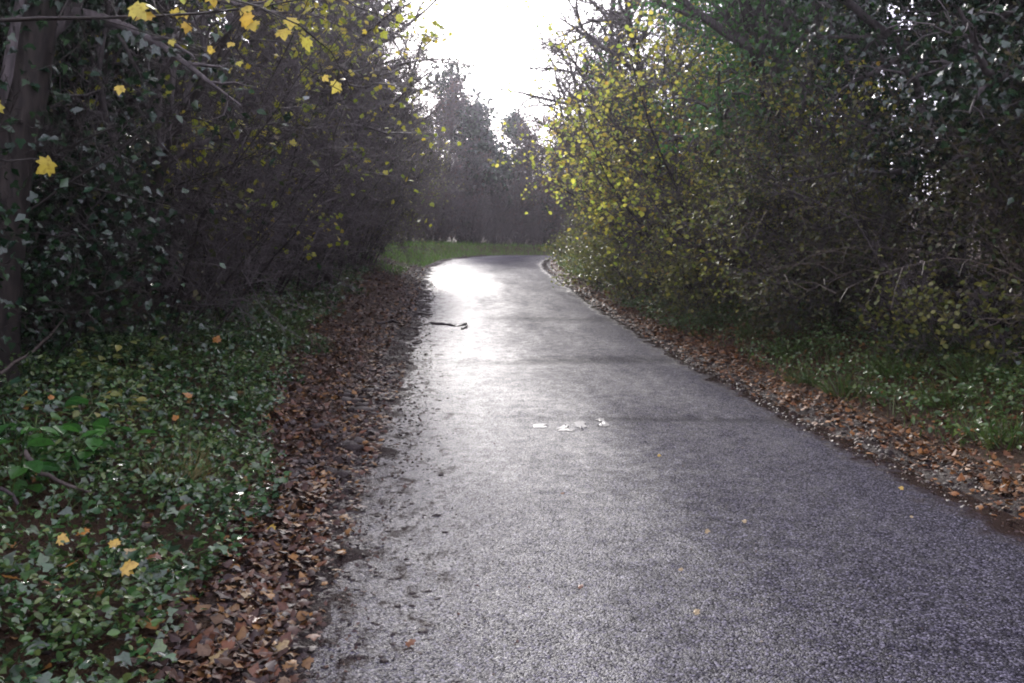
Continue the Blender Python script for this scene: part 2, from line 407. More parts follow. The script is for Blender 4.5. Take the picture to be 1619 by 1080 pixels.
rg = N.new('ShaderNodeMapRange'); rg.inputs[1].default_value = .72; rg.inputs[2].default_value = 1.0; rg.inputs[3].default_value = -.3; rg.inputs[4].default_value = .44; L.new(at_.outputs['Fac'], rg.inputs[0])
gn = N.new('ShaderNodeTexNoise'); gn.inputs['Scale'].default_value = 2.6; gn.inputs['Detail'].default_value = 9; gn.inputs['Roughness'].default_value = .7; L.new(tc.outputs['Object'], gn.inputs['Vector'])
rga = N.new('ShaderNodeMath'); rga.operation = 'ADD'; L.new(gn.outputs['Fac'], rga.inputs[0]); L.new(rg.outputs[0], rga.inputs[1])
gut = N.new('ShaderNodeMapRange'); gut.inputs[1].default_value = .62; gut.inputs[2].default_value = .86; L.new(rga.outputs[0], gut.inputs[0])
mx0 = N.new('ShaderNodeMath'); mx0.operation = 'MAXIMUM'; L.new(bm.outputs[0], mx0.inputs[0]); L.new(mr.outputs[0], mx0.inputs[1])
mx1 = N.new('ShaderNodeMath'); mx1.operation = 'MAXIMUM'; L.new(mx0.outputs[0], mx1.inputs[0]); L.new(gut.outputs[0], mx1.inputs[1])
mx = N.new('ShaderNodeMix'); mx.data_type = 'RGBA'; L.new(mx1.outputs[0], mx.inputs[0]); L.new(seam.outputs[2], mx.inputs[6]); mx.inputs[7].default_value = (.016, .011, .009, 1)
b = N.new('ShaderNodeBsdfPrincipled'); L.new(mx.outputs[2], b.inputs['Base Color'])
# wetness: the left half lies wetter than the right
wl = N.new('ShaderNodeMapRange'); wl.inputs[1].default_value = -1.0; wl.inputs[2].default_value = .8; wl.inputs[3].default_value = .22; wl.inputs[4].default_value = -.16; L.new(at_.outputs['Fac'], wl.inputs[0])
ws = N.new('ShaderNodeMath'); ws.operation = 'ADD'; bg2 = N.new('ShaderNodeMapRange'); bg2.inputs[1].default_value = 0; bg2.inputs[2].default_value = 1; bg2.inputs[3].default_value = .22; bg2.inputs[4].default_value = .78; L.new(big.outputs['Fac'], bg2.inputs[0]); L.new(bg2.outputs[0], ws.inputs[0]); L.new(wl.outputs[0], ws.inputs[1])
wm = N.new('ShaderNodeMath'); wm.operation = 'MULTIPLY_ADD'; wm.inputs[1].default_value = .35; L.new(mid.outputs['Fac'], wm.inputs[0]); L.new(ws.outputs[0], wm.inputs[2])
ro = N.new('ShaderNodeMapRange'); ro.inputs[1].default_value = .5; ro.inputs[2].default_value = .95; ro.inputs[3].default_value = .75; ro.inputs[4].default_value = .42; L.new(wm.outputs[0], ro.inputs[0])
rmx = N.new('ShaderNodeMapRange'); rmx.inputs[1].default_value = -.25; rmx.inputs[2].default_value = -.8; rmx.inputs[3].default_value = 1; rmx.inputs[4].default_value = .7; L.new(at_.outputs['Fac'], rmx.inputs[0])
rmul = N.new('ShaderNodeMath'); rmul.operation = 'MULTIPLY'; L.new(ro.outputs[0], rmul.inputs[0]); L.new(rmx.outputs[0], rmul.inputs[1])
rgu = N.new('ShaderNodeMix'); rgu.data_type = 'FLOAT'; L.new(gut.outputs[0], rgu.inputs[0]); L.new(rmul.outputs[0], rgu.inputs[2]); rgu.inputs[3].default_value = .14
rbl = N.new('ShaderNodeMix'); rbl.data_type = 'FLOAT'; L.new(bm.outputs[0], rbl.inputs[0]); L.new(rgu.outputs[0], rbl.inputs[2]); rbl.inputs[3].default_value = .6
rse = N.new('ShaderNodeMath'); rse.operation = 'MULTIPLY_ADD'; rse.inputs[1].default_value = .09; L.new(sm2.outputs[0], rse.inputs[0]); L.new(rbl.outputs[0], rse.inputs[2]); L.new(rse.outputs[0], b.inputs['Roughness'])
sp_ = N.new('ShaderNodeMapRange'); sp_.inputs[1].default_value = .5; sp_.inputs[2].default_value = .95; sp_.inputs[3].default_value = .06; sp_.inputs[4].default_value = .13; L.new(wm.outputs[0], sp_.inputs[0]); slm = N.new('ShaderNodeMapRange'); slm.inputs[1].default_value = 0.1; slm.inputs[2].default_value = -.85; slm.inputs[3].default_value = 0; slm.inputs[4].default_value = .7; L.new(at_.outputs['Fac'], slm.inputs[0])
sla = N.new('ShaderNodeMath'); sla.operation = 'ADD'; L.new(sp_.outputs[0], sla.inputs[0]); L.new(slm.outputs[0], sla.inputs[1])
sp2 = N.new('ShaderNodeMix'); sp2.data_type = 'FLOAT'; L.new(bm.outputs[0], sp2.inputs[0]); L.new(sla.outputs[0], sp2.inputs[2]); sp2.inputs[3].default_value = .05; cellr = N.new('ShaderNodeMapRange'); cellr.inputs[1].default_value = .15; cellr.inputs[2].default_value = .85; cellr.inputs[3].default_value = .08; cellr.inputs[4].default_value = 1.5; L.new(sep.outputs[1], cellr.inputs[0])
blr = N.new('ShaderNodeMapRange'); blr.inputs[1].default_value = .38; blr.inputs[2].default_value = .6; blr.inputs[3].default_value = .7; blr.inputs[4].default_value = 1.0; L.new(mid.outputs['Fac'], blr.inputs[0])
sc1 = N.new('ShaderNodeMath'); sc1.operation = 'MULTIPLY'; L.new(cellr.outputs[0], sc1.inputs[0]); L.new(blr.outputs[0], sc1.inputs[1])
sc2 = N.new('ShaderNodeMath'); sc2.operation = 'MULTIPLY'; L.new(sp2.outputs[0], sc2.inputs[0]); L.new(sc1.outputs[0], sc2.inputs[1])
L.new(sc2.outputs[0], b.inputs['Specular IOR Level'])
bs = N.new('ShaderNodeMapRange'); bs.inputs[1].default_value = .6; bs.inputs[2].default_value = 1.0; bs.inputs[3].default_value = 1; bs.inputs[4].default_value = .95; L.new(wm.outputs[0], bs.inputs[0])
hh0 = N.new('ShaderNodeMath'); hh0.operation = 'MULTIPLY_ADD'; hh0.inputs[1].default_value = .6; L.new(vo2.outputs['Fac'], hh0.inputs[0]); L.new(vo.outputs['Distance'], hh0.inputs[2])
grit = N.new('ShaderNodeTexNoise'); grit.inputs['Scale'].default_value = 22; grit.inputs['Detail'].default_value = 6; grit.inputs['Roughness'].default_value = .65; L.new(tc.outputs['Object'], grit.inputs['Vector'])
gs = N.new('ShaderNodeMapRange'); gs.inputs[1].default_value = -.45; gs.inputs[2].default_value = -.95; gs.inputs[3].default_value = .3; gs.inputs[4].default_value = 2.6; L.new(at_.outputs['Fac'], gs.inputs[0])
hh = N.new('ShaderNodeMath'); hh.operation = 'MULTIPLY_ADD'; L.new(grit.outputs['Fac'], hh.inputs[0]); L.new(gs.outputs[0], hh.inputs[1]); L.new(hh0.outputs[0], hh.inputs[2])
bp = N.new('ShaderNodeBump'); bp.inputs['Distance'].default_value = .0055; bp.invert = True
bg_ = N.new('ShaderNodeMix'); bg_.data_type = 'FLOAT'; L.new(gut.outputs[0], bg_.inputs[0]); L.new(bs.outputs[0], bg_.inputs[2]); bg_.inputs[3].default_value = .12; L.new(bg_.outputs[0], bp.inputs['Strength']); L.new(hh.outputs[0], bp.inputs['Height']); L.new(bp.outputs[0], b.inputs['Normal'])
o = N.new('ShaderNodeOutputMaterial'); L.new(b.outputs[0], o.inputs[0])
rme = new_mesh('road', np.stack([RX, RY, RZ], axis=2).reshape(-1, 3), [F], m, smooth=True)
a = rme.attributes.new('across', 'FLOAT', 'POINT')
a.data.foreach_set('value', (RS / HW).ravel().astype(np.float32))
tag(obj('road', rme), kind='structure')

# pale patches on the asphalt, coloured to imitate sky reflected in water 
m, nt, N, L = nodes_of('sky_glint_tint')
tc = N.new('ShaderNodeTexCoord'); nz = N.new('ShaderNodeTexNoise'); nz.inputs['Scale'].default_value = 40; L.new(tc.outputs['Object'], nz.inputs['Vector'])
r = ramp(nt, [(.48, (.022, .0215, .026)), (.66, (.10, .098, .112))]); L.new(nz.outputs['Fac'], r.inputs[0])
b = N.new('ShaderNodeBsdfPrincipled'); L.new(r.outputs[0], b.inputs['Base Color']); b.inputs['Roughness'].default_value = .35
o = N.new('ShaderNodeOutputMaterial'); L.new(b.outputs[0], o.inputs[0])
M['sky_glint'] = m
def flat_patch(name, pts, mat, lift=.005, sub=4):
    """a small irregular sheet on the road through ground points"""
    P = [at(*p) for p in pts]
    out = []
    for i in range(len(P)):
        a_, b_ = P[i], P[(i + 1) % len(P)]
        for k in range(sub):
            q = a_.lerp(b_, k / sub)
            out.append((q.x + random.uniform(-.016, .016), q.y + random.uniform(-.03, .03)))
    A = np.array(out); c = A.mean(0)
    V = np.vstack([A, c + (A - c) * .5, c[None]])
    z = road_z(V[:, 0], V[:, 1]) + lift
    n = len(A)
    i = np.arange(n); j = (i + 1) % n
    F4 = np.stack([i, j, j + n, i + n], axis=1); F3 = np.stack([i + n, j + n, np.full(n, 2 * n)], axis=1)
    return obj(name, new_mesh(name, np.column_stack([V, z]), [F4, F3], mat))
WM = 'white marks painted in as sky reflection'
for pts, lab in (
    ([(843, 672), (867, 671), (868, 676), (845, 677)], 'short thin scrap of painted-in sky reflection, leftmost of the white marks on the lane'),
    ([(879, 679), (893, 672), (898, 672), (890, 680), (910, 680), (909, 684), (884, 682)], 'forked streak of painted-in sky reflection between the thin scrap and the white blob'),
    ([(909, 669), (922, 667), (928, 675), (919, 682), (913, 676)], 'brightest rounded blob of painted-in sky reflection on the lane'),
    ([(941, 664), (954, 662), (963, 675), (948, 676), (952, 672), (955, 667)], 'hooked mark of painted-in sky reflection at the right end of the white marks')):
    tag(flat_patch('glint_patch', pts, M['sky_glint']), lab, 'road marking', WM)  # no real road marking: patches coloured to imitate sky reflected in water

# ------------------------------------------------------------------ growth of woody plants
UP = Vector((0, 0, 1))
def rvec(): return Vector((random.gauss(0, 1), random.gauss(0, 1), random.gauss(0, 1)))
def tilt(d, ang):
    a = d.cross(rvec())
    if a.length < 1e-4: a = Vector((1, 0, 0))
    a.normalize()
    return (Matrix.Rotation(ang, 3, a) @ d).normalized()

def grow(SG, TIPS, p, d, length, r, lvl, c, lean=Vector((0, 0, 0))):
    n = c['n'][lvl]
    step = length / n
    last = lvl == len(c['n']) - 1
    rm = c.get('rmin', .0028)
    seg = SG[min(lvl, len(SG) - 1)]
    for i in range(n):
        t = (i + 1) / n
        d = (d + rvec() * c['wob'][lvl] + UP * c['up'][lvl] + lean * c.get('lean', 0)).normalized()
        q = p + d * step
        if q.z < .05: q.z = .05 + random.random() * .1
        ra = max(rm, r * (1 - .8 * (i / n))); rb = max(rm, r * (1 - .8 * t))
        seg.add(p, q, ra, rb)
        if not last and t > c['st'][lvl]:
            k = c['k'][lvl]; k = int(k) + (random.random() < k - int(k))
            for _ in range(k):
                cd = tilt(d, R(random.uniform(*c['ang'])))
                cl = length * c['rat'][lvl] * (1.15 - .65 * t) * random.uniform(.6, 1.25)
                grow(SG, TIPS, q - d * step * random.random() * .9, cd, cl, max(rm, min(rb, r * c.get('rr', .5))), lvl + 1, c, lean)
        if lvl >= c['leaf']: TIPS.append((q, d))
        p = q

def put_leaves(name, TIPS, n, tpl, mat, size, spread=.12, upb=.6, parent=None, zmin=-9, keep=None, droop=0):
    T = [t for t in TIPS if t[0].z > zmin and (keep is None or keep(t[0]))]
    if not T: return None
    P = np.array([t[0] for t in T])
    i = rng.integers(0, len(P), n)
    P = P[i] + rng.normal(size=(n, 3)) * spread
    Nn = rng.normal(size=(n, 3)); Nn[:, 2] = np.abs(Nn[:, 2]) * .6 + upb
    sp = rng.normal(size=(n, 3)); sp[:, 2] -= droop
    s = rng.uniform(size[0], size[1], n)
    me = leaf_mesh(name, tpl, P, Nn, s, mat, spin=sp)
    return obj(name, me, parent)

def thicket(root, H=4.2, stems=12, fan=.45, lean=Vector((0, 0, 0)), twig='twig', nleaf=1500, leafmat_='dull', lsize=(.03, .055), k=(1.6, 1.1, .9), rmin=.0032, rr=.45, rad=.35, tpl=None, lspread=.1):
    B = Seg(); tips = []
    cfg = dict(n=(9, 6, 5, 3), wob=(.13, .2, .24, .3), up=(.03, .04, .02, 0), st=(.12, .1, .1), k=k, ang=(25, 75), rat=(.42, .5, .5), leaf=2, rmin=rmin, rr=rr, lean=.03)
    for i in range(stems):
        a = random.uniform(0, 2 * math.pi); q = random.random() ** .5 * rad
        f = fan * random.uniform(.3, 1.3)
        d = Vector((math.cos(a) * f, math.sin(a) * f, 1)).normalized()
        A = Seg()
        grow([A, B], tips, Vector((math.cos(a) * q, math.sin(a) * q, -.1)), d, H * random.uniform(.7, 1.15), random.uniform(.016, .034) * H / 4.2, 0, cfg, lean)
        obj('stem', A.build('stem', M[twig if twig != 'twig' else 'bark']), root)
    obj('twigs', B.build('twigs', M[twig]), root)
    if nleaf: put_leaves('foliage', tips, nleaf, tpl or T_simple(), M[leafmat_], lsize, lspread, .5, root)
    return tips

def tree(root, H=9, r=.16, lean=Vector((0, 0, 0)), d0=(0, 0, 1), twig='twig', bark='bark', k=(1.7, 1.25, 1.0), ang=(28, 65), first=.3, rat=(.45, .5, .5), rmin=.006, ivy=0, ivyh=.8, ivyr=.28, ivysize=(.06, .1), nleaf=0, leafmat_='dull', lsize=(.06, .09), tpl=None, up=(.03, .03, .02, 0), n=(12, 7, 6, 4), ivycrown=0, lspread=.12, leanw=.03, wob=(.07, .16, .22, .28), crownivy_spread=.28, ivymat='ivy'):
    A, B = Seg(), Seg(); tips = []
    cfg = dict(n=n, wob=wob, up=up, st=(first, .12, .1), k=k, ang=ang, rat=rat, leaf=2, rmin=rmin, rr=.5, lean=leanw)
    grow([A, B], tips, Vector((0, 0, -.15)), Vector(d0).normalized(), H, r, 0, cfg, lean)
    obj('trunk', A.build('trunk', M[bark]), root)
    obj('branches', B.build('branches', M[twig]), root)
    if nleaf: put_leaves('crown', tips, nleaf, tpl or T_oval(), M[leafmat_], lsize, lspread, .5, root, droop=.4)
    if ivy:
        S = np.array(A.a); S = S[S[:, 2] < H * ivyh]
        Bb = np.array(B.a)
        Bb = Bb[(Bb[:, 6] > .018) & (Bb[:, 2] < H * ivyh)]
        S = np.vstack([S, S, Bb]) if len(Bb) else S
        i = rng.integers(0, len(S), ivy)
        t = rng.random((ivy, 1))
        P = S[i, 0:3] * (1 - t) + S[i, 3:6] * t
        off = rng.normal(size=(ivy, 3)); off[:, 2] *= .5
        off /= np.linalg.norm(off, axis=1, keepdims=True)
        lump = .55 + .9 * vnoise(P[:, 2] * 1.3 + np.arctan2(off[:, 1], off[:, 0]), P[:, 0] + off[:, 0], 1.5)
        P = P + off * (S[i, 6:7] + ivyr * lump[:, None] * rng.random((ivy, 1)) ** .6)
        Nn = off + rng.normal(size=(ivy, 3)) * .45; Nn[:, 2] += .5
        sp = rng.normal(size=(ivy, 3)) * .5; sp[:, 2] -= 1
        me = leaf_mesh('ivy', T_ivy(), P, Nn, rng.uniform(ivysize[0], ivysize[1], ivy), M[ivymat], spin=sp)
        obj('ivy', me, root)
    if ivycrown:
        # clumps of ivy out in the crown, gathered round chosen twig ends
        cl = [tips[random.randrange(len(tips))] for _ in range(max(6, ivycrown // 130))]
        o_ = put_leaves('crown_ivy', cl, ivycrown, T_ivy(), M[ivymat], ivysize, crownivy_spread, .5, root, droop=.8)
    return tips

def dup(root, loc, rz, s, label, group=None):
    c = root.copy(); COL.objects.link(c)
    c.location = loc; c.rotation_euler = (0, 0, rz); c.scale = (s, s, s)
    c['label'] = label
    if group: c['group'] = group
    for ch in list(root.children):
        k = ch.copy(); COL.objects.link(k); k.parent = c
    return c

def spot(x, y): return (x, y, gz(x, y) - .03)

RIGHT, LEFT = Vector((1, 0, 0)), Vector((-1, 0, 0))
exec_plants = True

# ------------------------------------------------------------------ the left side
def plant(name, label, cat, x, y, group=None, rz=0.0, s=1.0):
    return tag(empty(name, spot(x, y), rz, s), label, cat, group)

GL = 'bare shrubs of the left hedge'
GR = 'dark shrubs of the right hedge'
GB = 'trees of the wood behind the hedges'

# leaning field maple at the near left, its leafy boughs reaching into the picture
t = plant('field_maple', 'leaning maple with big bright yellow leaves on boughs across the upper left corner', 'tree', -3.25, 4.1)
A, B = Seg(), Seg(); tips = []
p = Vector((0, 0, -.1)); d = Vector((.22, -.02, 1)).normalized()
pts = []
for i in range(16):
    q = p + d * .42; A.add(p, q, .085 * (1 - i / 22), .085 * (1 - (i + 1) / 22)); pts.append(q.copy()); p = q
    d = (d + rvec() * .05 + Vector((.02, .01, .02))).normalized()
cfg = dict(n=(8, 4, 3), wob=(.12, .2, .3), up=(-.015, .02, 0), st=(.2, .2, .3), k=(1.5, .9, .0), ang=(25, 60), rat=(.36, .5, .4), leaf=1, rmin=.0025, rr=.5)
tips_big = []
base = Vector(spot(-3.25, 4.1))
def far_pt(px, py, d_): return Vector((gpt(px, d_), d_, 1.6 + (393 - py) / 1440 * d_)) - base
leaf_at = []
for route, r_ in (([(-60, 60), (80, 52), (170, 50), (260, 46), (340, 40), (420, 30), (540, 8)], .013), ([(120, -60), (165, 0), (215, 22), (262, 48)], .007), ([(280, -50), (330, -5), (360, 10), (396, 40)], .006), ([(-40, 250), (20, 262), (60, 258), (92, 262)], .006),
                  ([(200, -40), (290, -10), (420, -20), (520, -40)], .008), ([(420, 30), (480, 55), (530, 95), (560, 150)], .006)):
    w = [far_pt(a_, b_, 4.0 + .25 * k) for k, (a_, b_) in enumerate(route)]
    near = min(pts, key=lambda q_: (q_ - w[0]).length)
    w = [near] + w
    for k in range(len(w) - 1):
        for j in range(3):
            u0, u1 = w[k].lerp(w[k + 1], j / 3), w[k].lerp(w[k + 1], (j + 1) / 3)
            f = (k * 3 + j) / (len(w) * 3)
            B.add(u0, u1, r_ * (1 - .7 * f), r_ * (1 - .7 * (f + .04)))
            if k >= 2 and random.random() < .5: grow([B, B], tips_big, u1, tilt((w[k + 1] - w[k]).normalized(), R(50)), .5, r_ * .35, 1, cfg)
for px, py, d_ in ((213, 8, 4.2), (226, 30, 4.2), (240, 26, 4.3), (255, 42, 4.3), (300, 2, 4.2), (318, -8, 4.3), (345, 8, 4.4), (362, 14, 4.4), (394, 44, 4.4), (408, 52, 4.4), (90, 262, 4.3), (4, 172, 4.2), (160, 10, 4.2), (425, 6, 4.6), (440, 18, 4.7), (470, 45, 5), (490, 75, 5), (455, 62, 5), (500, 30, 5.2), (540, 140, 5.2), (380, -8, 4.3), (290, -20, 4.2), (405, 28, 4.8)):
    leaf_at.append((far_pt(px, py, d_), UP))
obj('trunk', A.build('trunk', M['bark_moss']), t)
S_ = np.array(A.a); n_ = 1500
i_ = rng.integers(0, 9, n_); t_ = rng.random((n_, 1))
P_ = S_[i_, 0:3] * (1 - t_) + S_[i_, 3:6] * t_
O_ = rng.normal(size=(n_, 3)); O_[:, 2] *= .3; O_ /= np.linalg.norm(O_, axis=1, keepdims=True)
P_ = P_ + O_ * (.08 + .22 * rng.random((n_, 1)) ** 1.5)
Y_ = rng.normal(size=(n_, 3)) * .5; Y_[:, 2] -= 1
obj('ivy', leaf_mesh('ivy', T_ivy(), P_, O_ + rng.normal(size=(n_, 3)) * .4 + np.array([0, 0, .4]), rng.uniform(.03, .075, n_), M['ivy'], spin=Y_), t)
for q_, _u in leaf_at: B.add(q_, q_ + Vector((random.gauss(0, .02), random.gauss(0, .02), .07)), .0014, .0014)
P_ = np.array([q_[0] for q_ in leaf_at] + [q_[0] for q_ in random.sample([q_ for q_ in tips_big if (q_[0] + base).x < (gpt(520, 1) * (q_[0] + base).y)], 45)])
n_ = len(P_); N_ = rng.normal(size=(n_, 3)) * .6; N_[:, 1] -= .8; N_[:, 2] += .5
S_ = rng.normal(size=(n_, 3)) * .7; S_[:, 2] -= .9
obj('branches', B.build('branches', M['bark']), t)
obj('crown', leaf_mesh('crown', T_maple(.25), P_, N_, np.where(np.arange(n_) < len(leaf_at), rng.uniform(.06, .095, n_), rng.uniform(.035, .06, n_)), M['maple_yellow'], spin=S_), t)

# ivy-clad trees at the near left
for x, y, H, r, d0, n, lab in (
    (-3.45, 7.0, 7.5, .19, (.05, 0, 1), 5200, 'thickest ivy-clad trunk at the left edge, with glinting leaves'),
    (-4.3, 9.0, 8, .08, (.06, .05, 1), 3000, 'slender ivy-clad tree just right of the thickest trunk'),
    (-4.9, 10.6, 8, .1, (-.04, 0, 1), 3200, 'upright ivy-clad tree deeper in the left wood behind the slender one'),
    (-4.3, 10.6, 6.5, .06, (.16, 0, 1), 1200, 'thin ivy-clad stem leaning towards the lane in the left hedge')):
    t = plant('ivy_clad_tree', lab, 'tree', x, y, 'ivy-clad trees of the left wood')
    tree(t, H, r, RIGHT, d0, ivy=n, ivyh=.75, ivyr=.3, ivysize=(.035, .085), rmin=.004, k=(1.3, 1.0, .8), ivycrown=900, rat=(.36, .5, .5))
for x, y, H, n, lab in ((-3.7, 8.2, 2.4, 3400, 'glossy ivy bush against the foot of the thickest trunk'), (-3.75, 5.4, 1.5, 2000, 'low ivy bush at the left edge of the picture below the thick trunk'),
                        (-4.6, 9.2, 3.0, 2600, 'tall ivy bush with white glints right of the thick trunk')):
    t = plant('ivy_bush', lab, 'bush', x, y, 'ivy bushes under the left trees')
    thicket(t, H, 9, .5, RIGHT, 'bark', n, 'ivy', (.035, .085), (1.2, .9, .6), tpl=T_ivy(), lspread=.11)

# maples with small yellow-green leaves
for x, y, H, n, lsz, lab in ((-4.3, 10.6, 6.2, 1050, (.06, .095), 'maple with sprays of small yellow-green leaves over the left bank'),
                        (-4.6, 14.5, 6.2, 1000, (.06, .09), 'second sparser yellow-green maple farther along the left hedge')):
    t = plant('leafy_maple', lab, 'tree', x, y, 'yellow-green maples in the left hedge')
    tree(t, H, .08, RIGHT, (.35, 0, 1), nleaf=n, leafmat_='maple', lsize=lsz, tpl=T_maple(), rmin=.004, leanw=.045, first=.2, up=(.02, -.01, 0, 0), lspread=.09, rat=(.5, .5, .5))

# bare shrubs of the hedge: three grown ones, the others copies of them
SH = []
LAB_L = ['bare brown thorn shrub right beyond the ivy bushes on the left', 'low dense brown shrub below the yellow-green maple on the left', 'tangled bare shrub on the left midway along the hedge',
         'bare purple-brown shrub beside the leaf litter on the left', 'bushy bare shrub before the olive-leaved end of the left hedge', 'narrow bare shrub behind the fallen sticks on the left',
         'last bare brown shrub of the left hedge before the gateway']
for i, (x, y, H) in enumerate(((-3.7, 10.9, 3.8), (-3.6, 13.2, 3.6), (-3.9, 16.0, 4.6))):
    t = plant('bare_shrub', LAB_L[i], 'shrub', x, y, GL)
    thicket(t, H, 13, .6, RIGHT, 'twig', 1500, 'dull', (.03, .05), (1.7, 1.2, .9), rad=.8)
    SH.append(t)
for i, (x, y, s) in enumerate(((-3.5, 18.4, 1.0), (-3.4, 21.0, .95), (-3.3, 23.6, .95), (-3.1, 26.0, .85))):
    dup(SH[i % 3], spot(x, y), random.uniform(0, 6.2), s, LAB_L[3 + i])
# olive bushes at the end of the left hedge
OL = []
for i, (x, y, H, lab) in enumerate(((-2.75, 27.4, 3.6, 'olive-green leafy bush ending the left hedge at the gateway'), (-3.2, 30.0, 6.4, 'taller olive bush behind the one at the left gateway'))):
    t = plant('olive_bush', lab, 'bush', x, y, 'olive bushes at the left gateway')
    thicket(t, H, 11, .45, RIGHT, 'twig', 4200, 'olive', (.05, .085), (1.5, 1.1, .8), rad=.6, rmin=.005)
    OL.append(t)

# tall bare trees over the left hedge
TB = []
LT = ['bare tree with a fine twig crown above the left maple sprays', 'bare tree with a long forked branch pointing into the sky gap', 'bare grey tree over the left hedge beside the sky gap', 'farthest bare tree of the left hedge, stepping down to the gateway']
for i, (x, y, H, d0) in enumerate(((-5.0, 13.5, 8.5, (.12, 0, 1)), (-4.6, 18.5, 9.0, (.14, 0, 1)), (-4.4, 24, 9.6, (.12, 0, 1)))):
    t = plant('bare_tree', LT[i], 'tree', x, y, 'bare trees over the left hedge')
    tree(t, H, .13, RIGHT, d0, k=(2.2, 1.5, 1.2), first=.2, rat=(.42, .5, .55), nleaf=1300, leafmat_='dull', lsize=(.05, .08), leanw=.02, rmin=.006)
    TB.append(t)
dup(TB[0], spot(-4.3, 29), 1.0, .9, LT[3])
for i, (x, y, rz, s, lab) in enumerate(((-4.2, 16.2, 2.2, .9, 'bare tree between the two taller ones over the left hedge'), (-3.9, 21.4, .4, .98, 'densely twigged bare tree at the left rim of the sky gap'), (-3.7, 26.6, -.4, .9, 'lower bare tree under the left rim of the sky gap'), (-3.0, 30, 1.9, .92, 'broad bare tree over the olive bushes at the left gateway'), (-3.0, 35.5, 2.6, .85, 'bare tree beyond the gateway, over the left end of the far grass'), (-2.9, 24, 3.6, .8, 'bushy bare tree low over the lane edge on the left'), (-2.8, 20.3, 5.0, .92, 'leaning bare tree with twigs over the lane edge on the left'), (-2.75, 25.2, 4.2, .98, 'bare tree with twigs reaching farthest into the sky gap from the left'), (-2.6, 29.2, .9, .9, 'finely twigged bare tree just before the gateway on the left'), (-2.5, 32.6, 3.3, .82, 'lowest bare tree at the left foot of the sky gap'), (-2.2, 38.5, 1.5, .78, 'bare tree at the left end of the far grass, under the sky gap'), (-3.3, 32, .2, .8, 'bare tree leaning over the gateway on the left'), (-5.2, 11.2, 1.2, .95, 'bare tree above the slender ivy-clad stems on the left'))):
    dup(TB[(i + 1) % 3], spot(x, y), rz, s, lab)

# the wood behind: dark undergrown trees
BK = []
for i in range(3):
    x, y = (-7.2, 9.5 + 5 * i) if i < 2 else (9.5, 12)
    t = plant('wood_tree', 'dark ivied tree deep in the wood behind the hedge', 'tree', x, y, GB)
    tree(t, 9 + i, .15, (RIGHT, RIGHT, LEFT)[i], (0, 0, 1), k=(1.9, 1.3, 1.0), ivy=3500, ivyh=.8, ivyr=.6, ivysize=(.1, .17), ivycrown=2600, first=.12, rmin=.008, rat=(.36, .5, .5), crownivy_spread=.4)
    BK.append(t)
k = 0
for x, y in ((-6.5, 6.5), (-9, 11), (-7, 12.2), (-9, 17), (-6.8, 17.5), (-7, 22.5), (-9.5, 24), (-6.8, 27), (-10, 31), (-7.5, 33), (-7, 38)):
    dup(BK[k % 3], spot(x, y), random.uniform(0, 6.2), random.uniform(.85, 1.1), 'dark ivied tree deep in the wood behind the hedge'); k += 1
UB = []
for i in range(2):
    x, y = ((-5.6, 12.5), (8.0, 10.5))[i]
    t = plant('understorey_shrub', 'dark leafy shrub of the wood edge behind the hedge', 'shrub', x, y, 'shrubs of the wood edge')
    thicket(t, 3.6, 12, .7, Vector((0, 0, 0)), 'bark', 2600, ('ivy', 'dull')[i], (.05, .1), (1.7, 1.1, .8), rad=.9, lspread=.2)
    UB.append(t)
k = 0
for x, y in ((-5.4, 7.2), (-5.8, 9.8), (-5.6, 15.3), (-5.4, 18.2), (-5.4, 21), (-5.4, 24), (-5.2, 27), (-5.5, 30.5),
             (8.0, 7.6), (8.2, 13.5), (8.0, 16.5), (8, 19.5), (7.6, 22.5), (7.6, 26), (7.6, 30), (8, 34)):
    dup(UB[k % 2], spot(x, y), random.uniform(0, 6.2), random.uniform(.85, 1.15), 'dark leafy shrub of the wood edge behind the hedge'); k += 1

# ------------------------------------------------------------------ the right side
for x, y, H, r, d0, n, mt, lab in (
    (7.0, 9.0, 8.5, .16, (-.03, 0, 1), 8000, 'ivy', 'ivy-smothered tree at the right edge with bright sky behind'),
    (6.9, 12.2, 9.5, .18, (-.08, 0, 1), 8500, 'ivy', 'tall dark ivy-covered tree filling the upper right'),
    (6.5, 16.0, 10, .18, (-.12, 0, 1), 7500, 'fresh', 'tall ivy-covered tree left of the darkest one on the right'),
    (6.4, 20.0, 10.5, .17, (-.1, 0, 1), 6500, 'fresh', 'tall tree with fresh green ivy above the yellow hazels')):
    t = plant('ivy_covered_tree', lab, 'tree', x, y, 'ivy-covered trees over the right hedge')
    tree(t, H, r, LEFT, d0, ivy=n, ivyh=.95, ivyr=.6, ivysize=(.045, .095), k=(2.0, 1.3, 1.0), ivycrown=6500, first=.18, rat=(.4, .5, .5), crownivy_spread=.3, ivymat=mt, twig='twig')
for i, (x, y) in enumerate(((9.6, 7.6), (9.8, 16), (10.5, 21), (9.2, 25), (9.5, 30), (8.6, 35), (11, 40), (13, 14), (8.8, 12.6), (9.0, 18.5), (8.4, 9.2), (9.3, 14.6))):
    dup(BK[(i + 1) % 3], spot(x, y), random.uniform(0, 6.2), random.uniform(.85, 1.05), 'dark ivied tree deep in the wood behind the hedge')

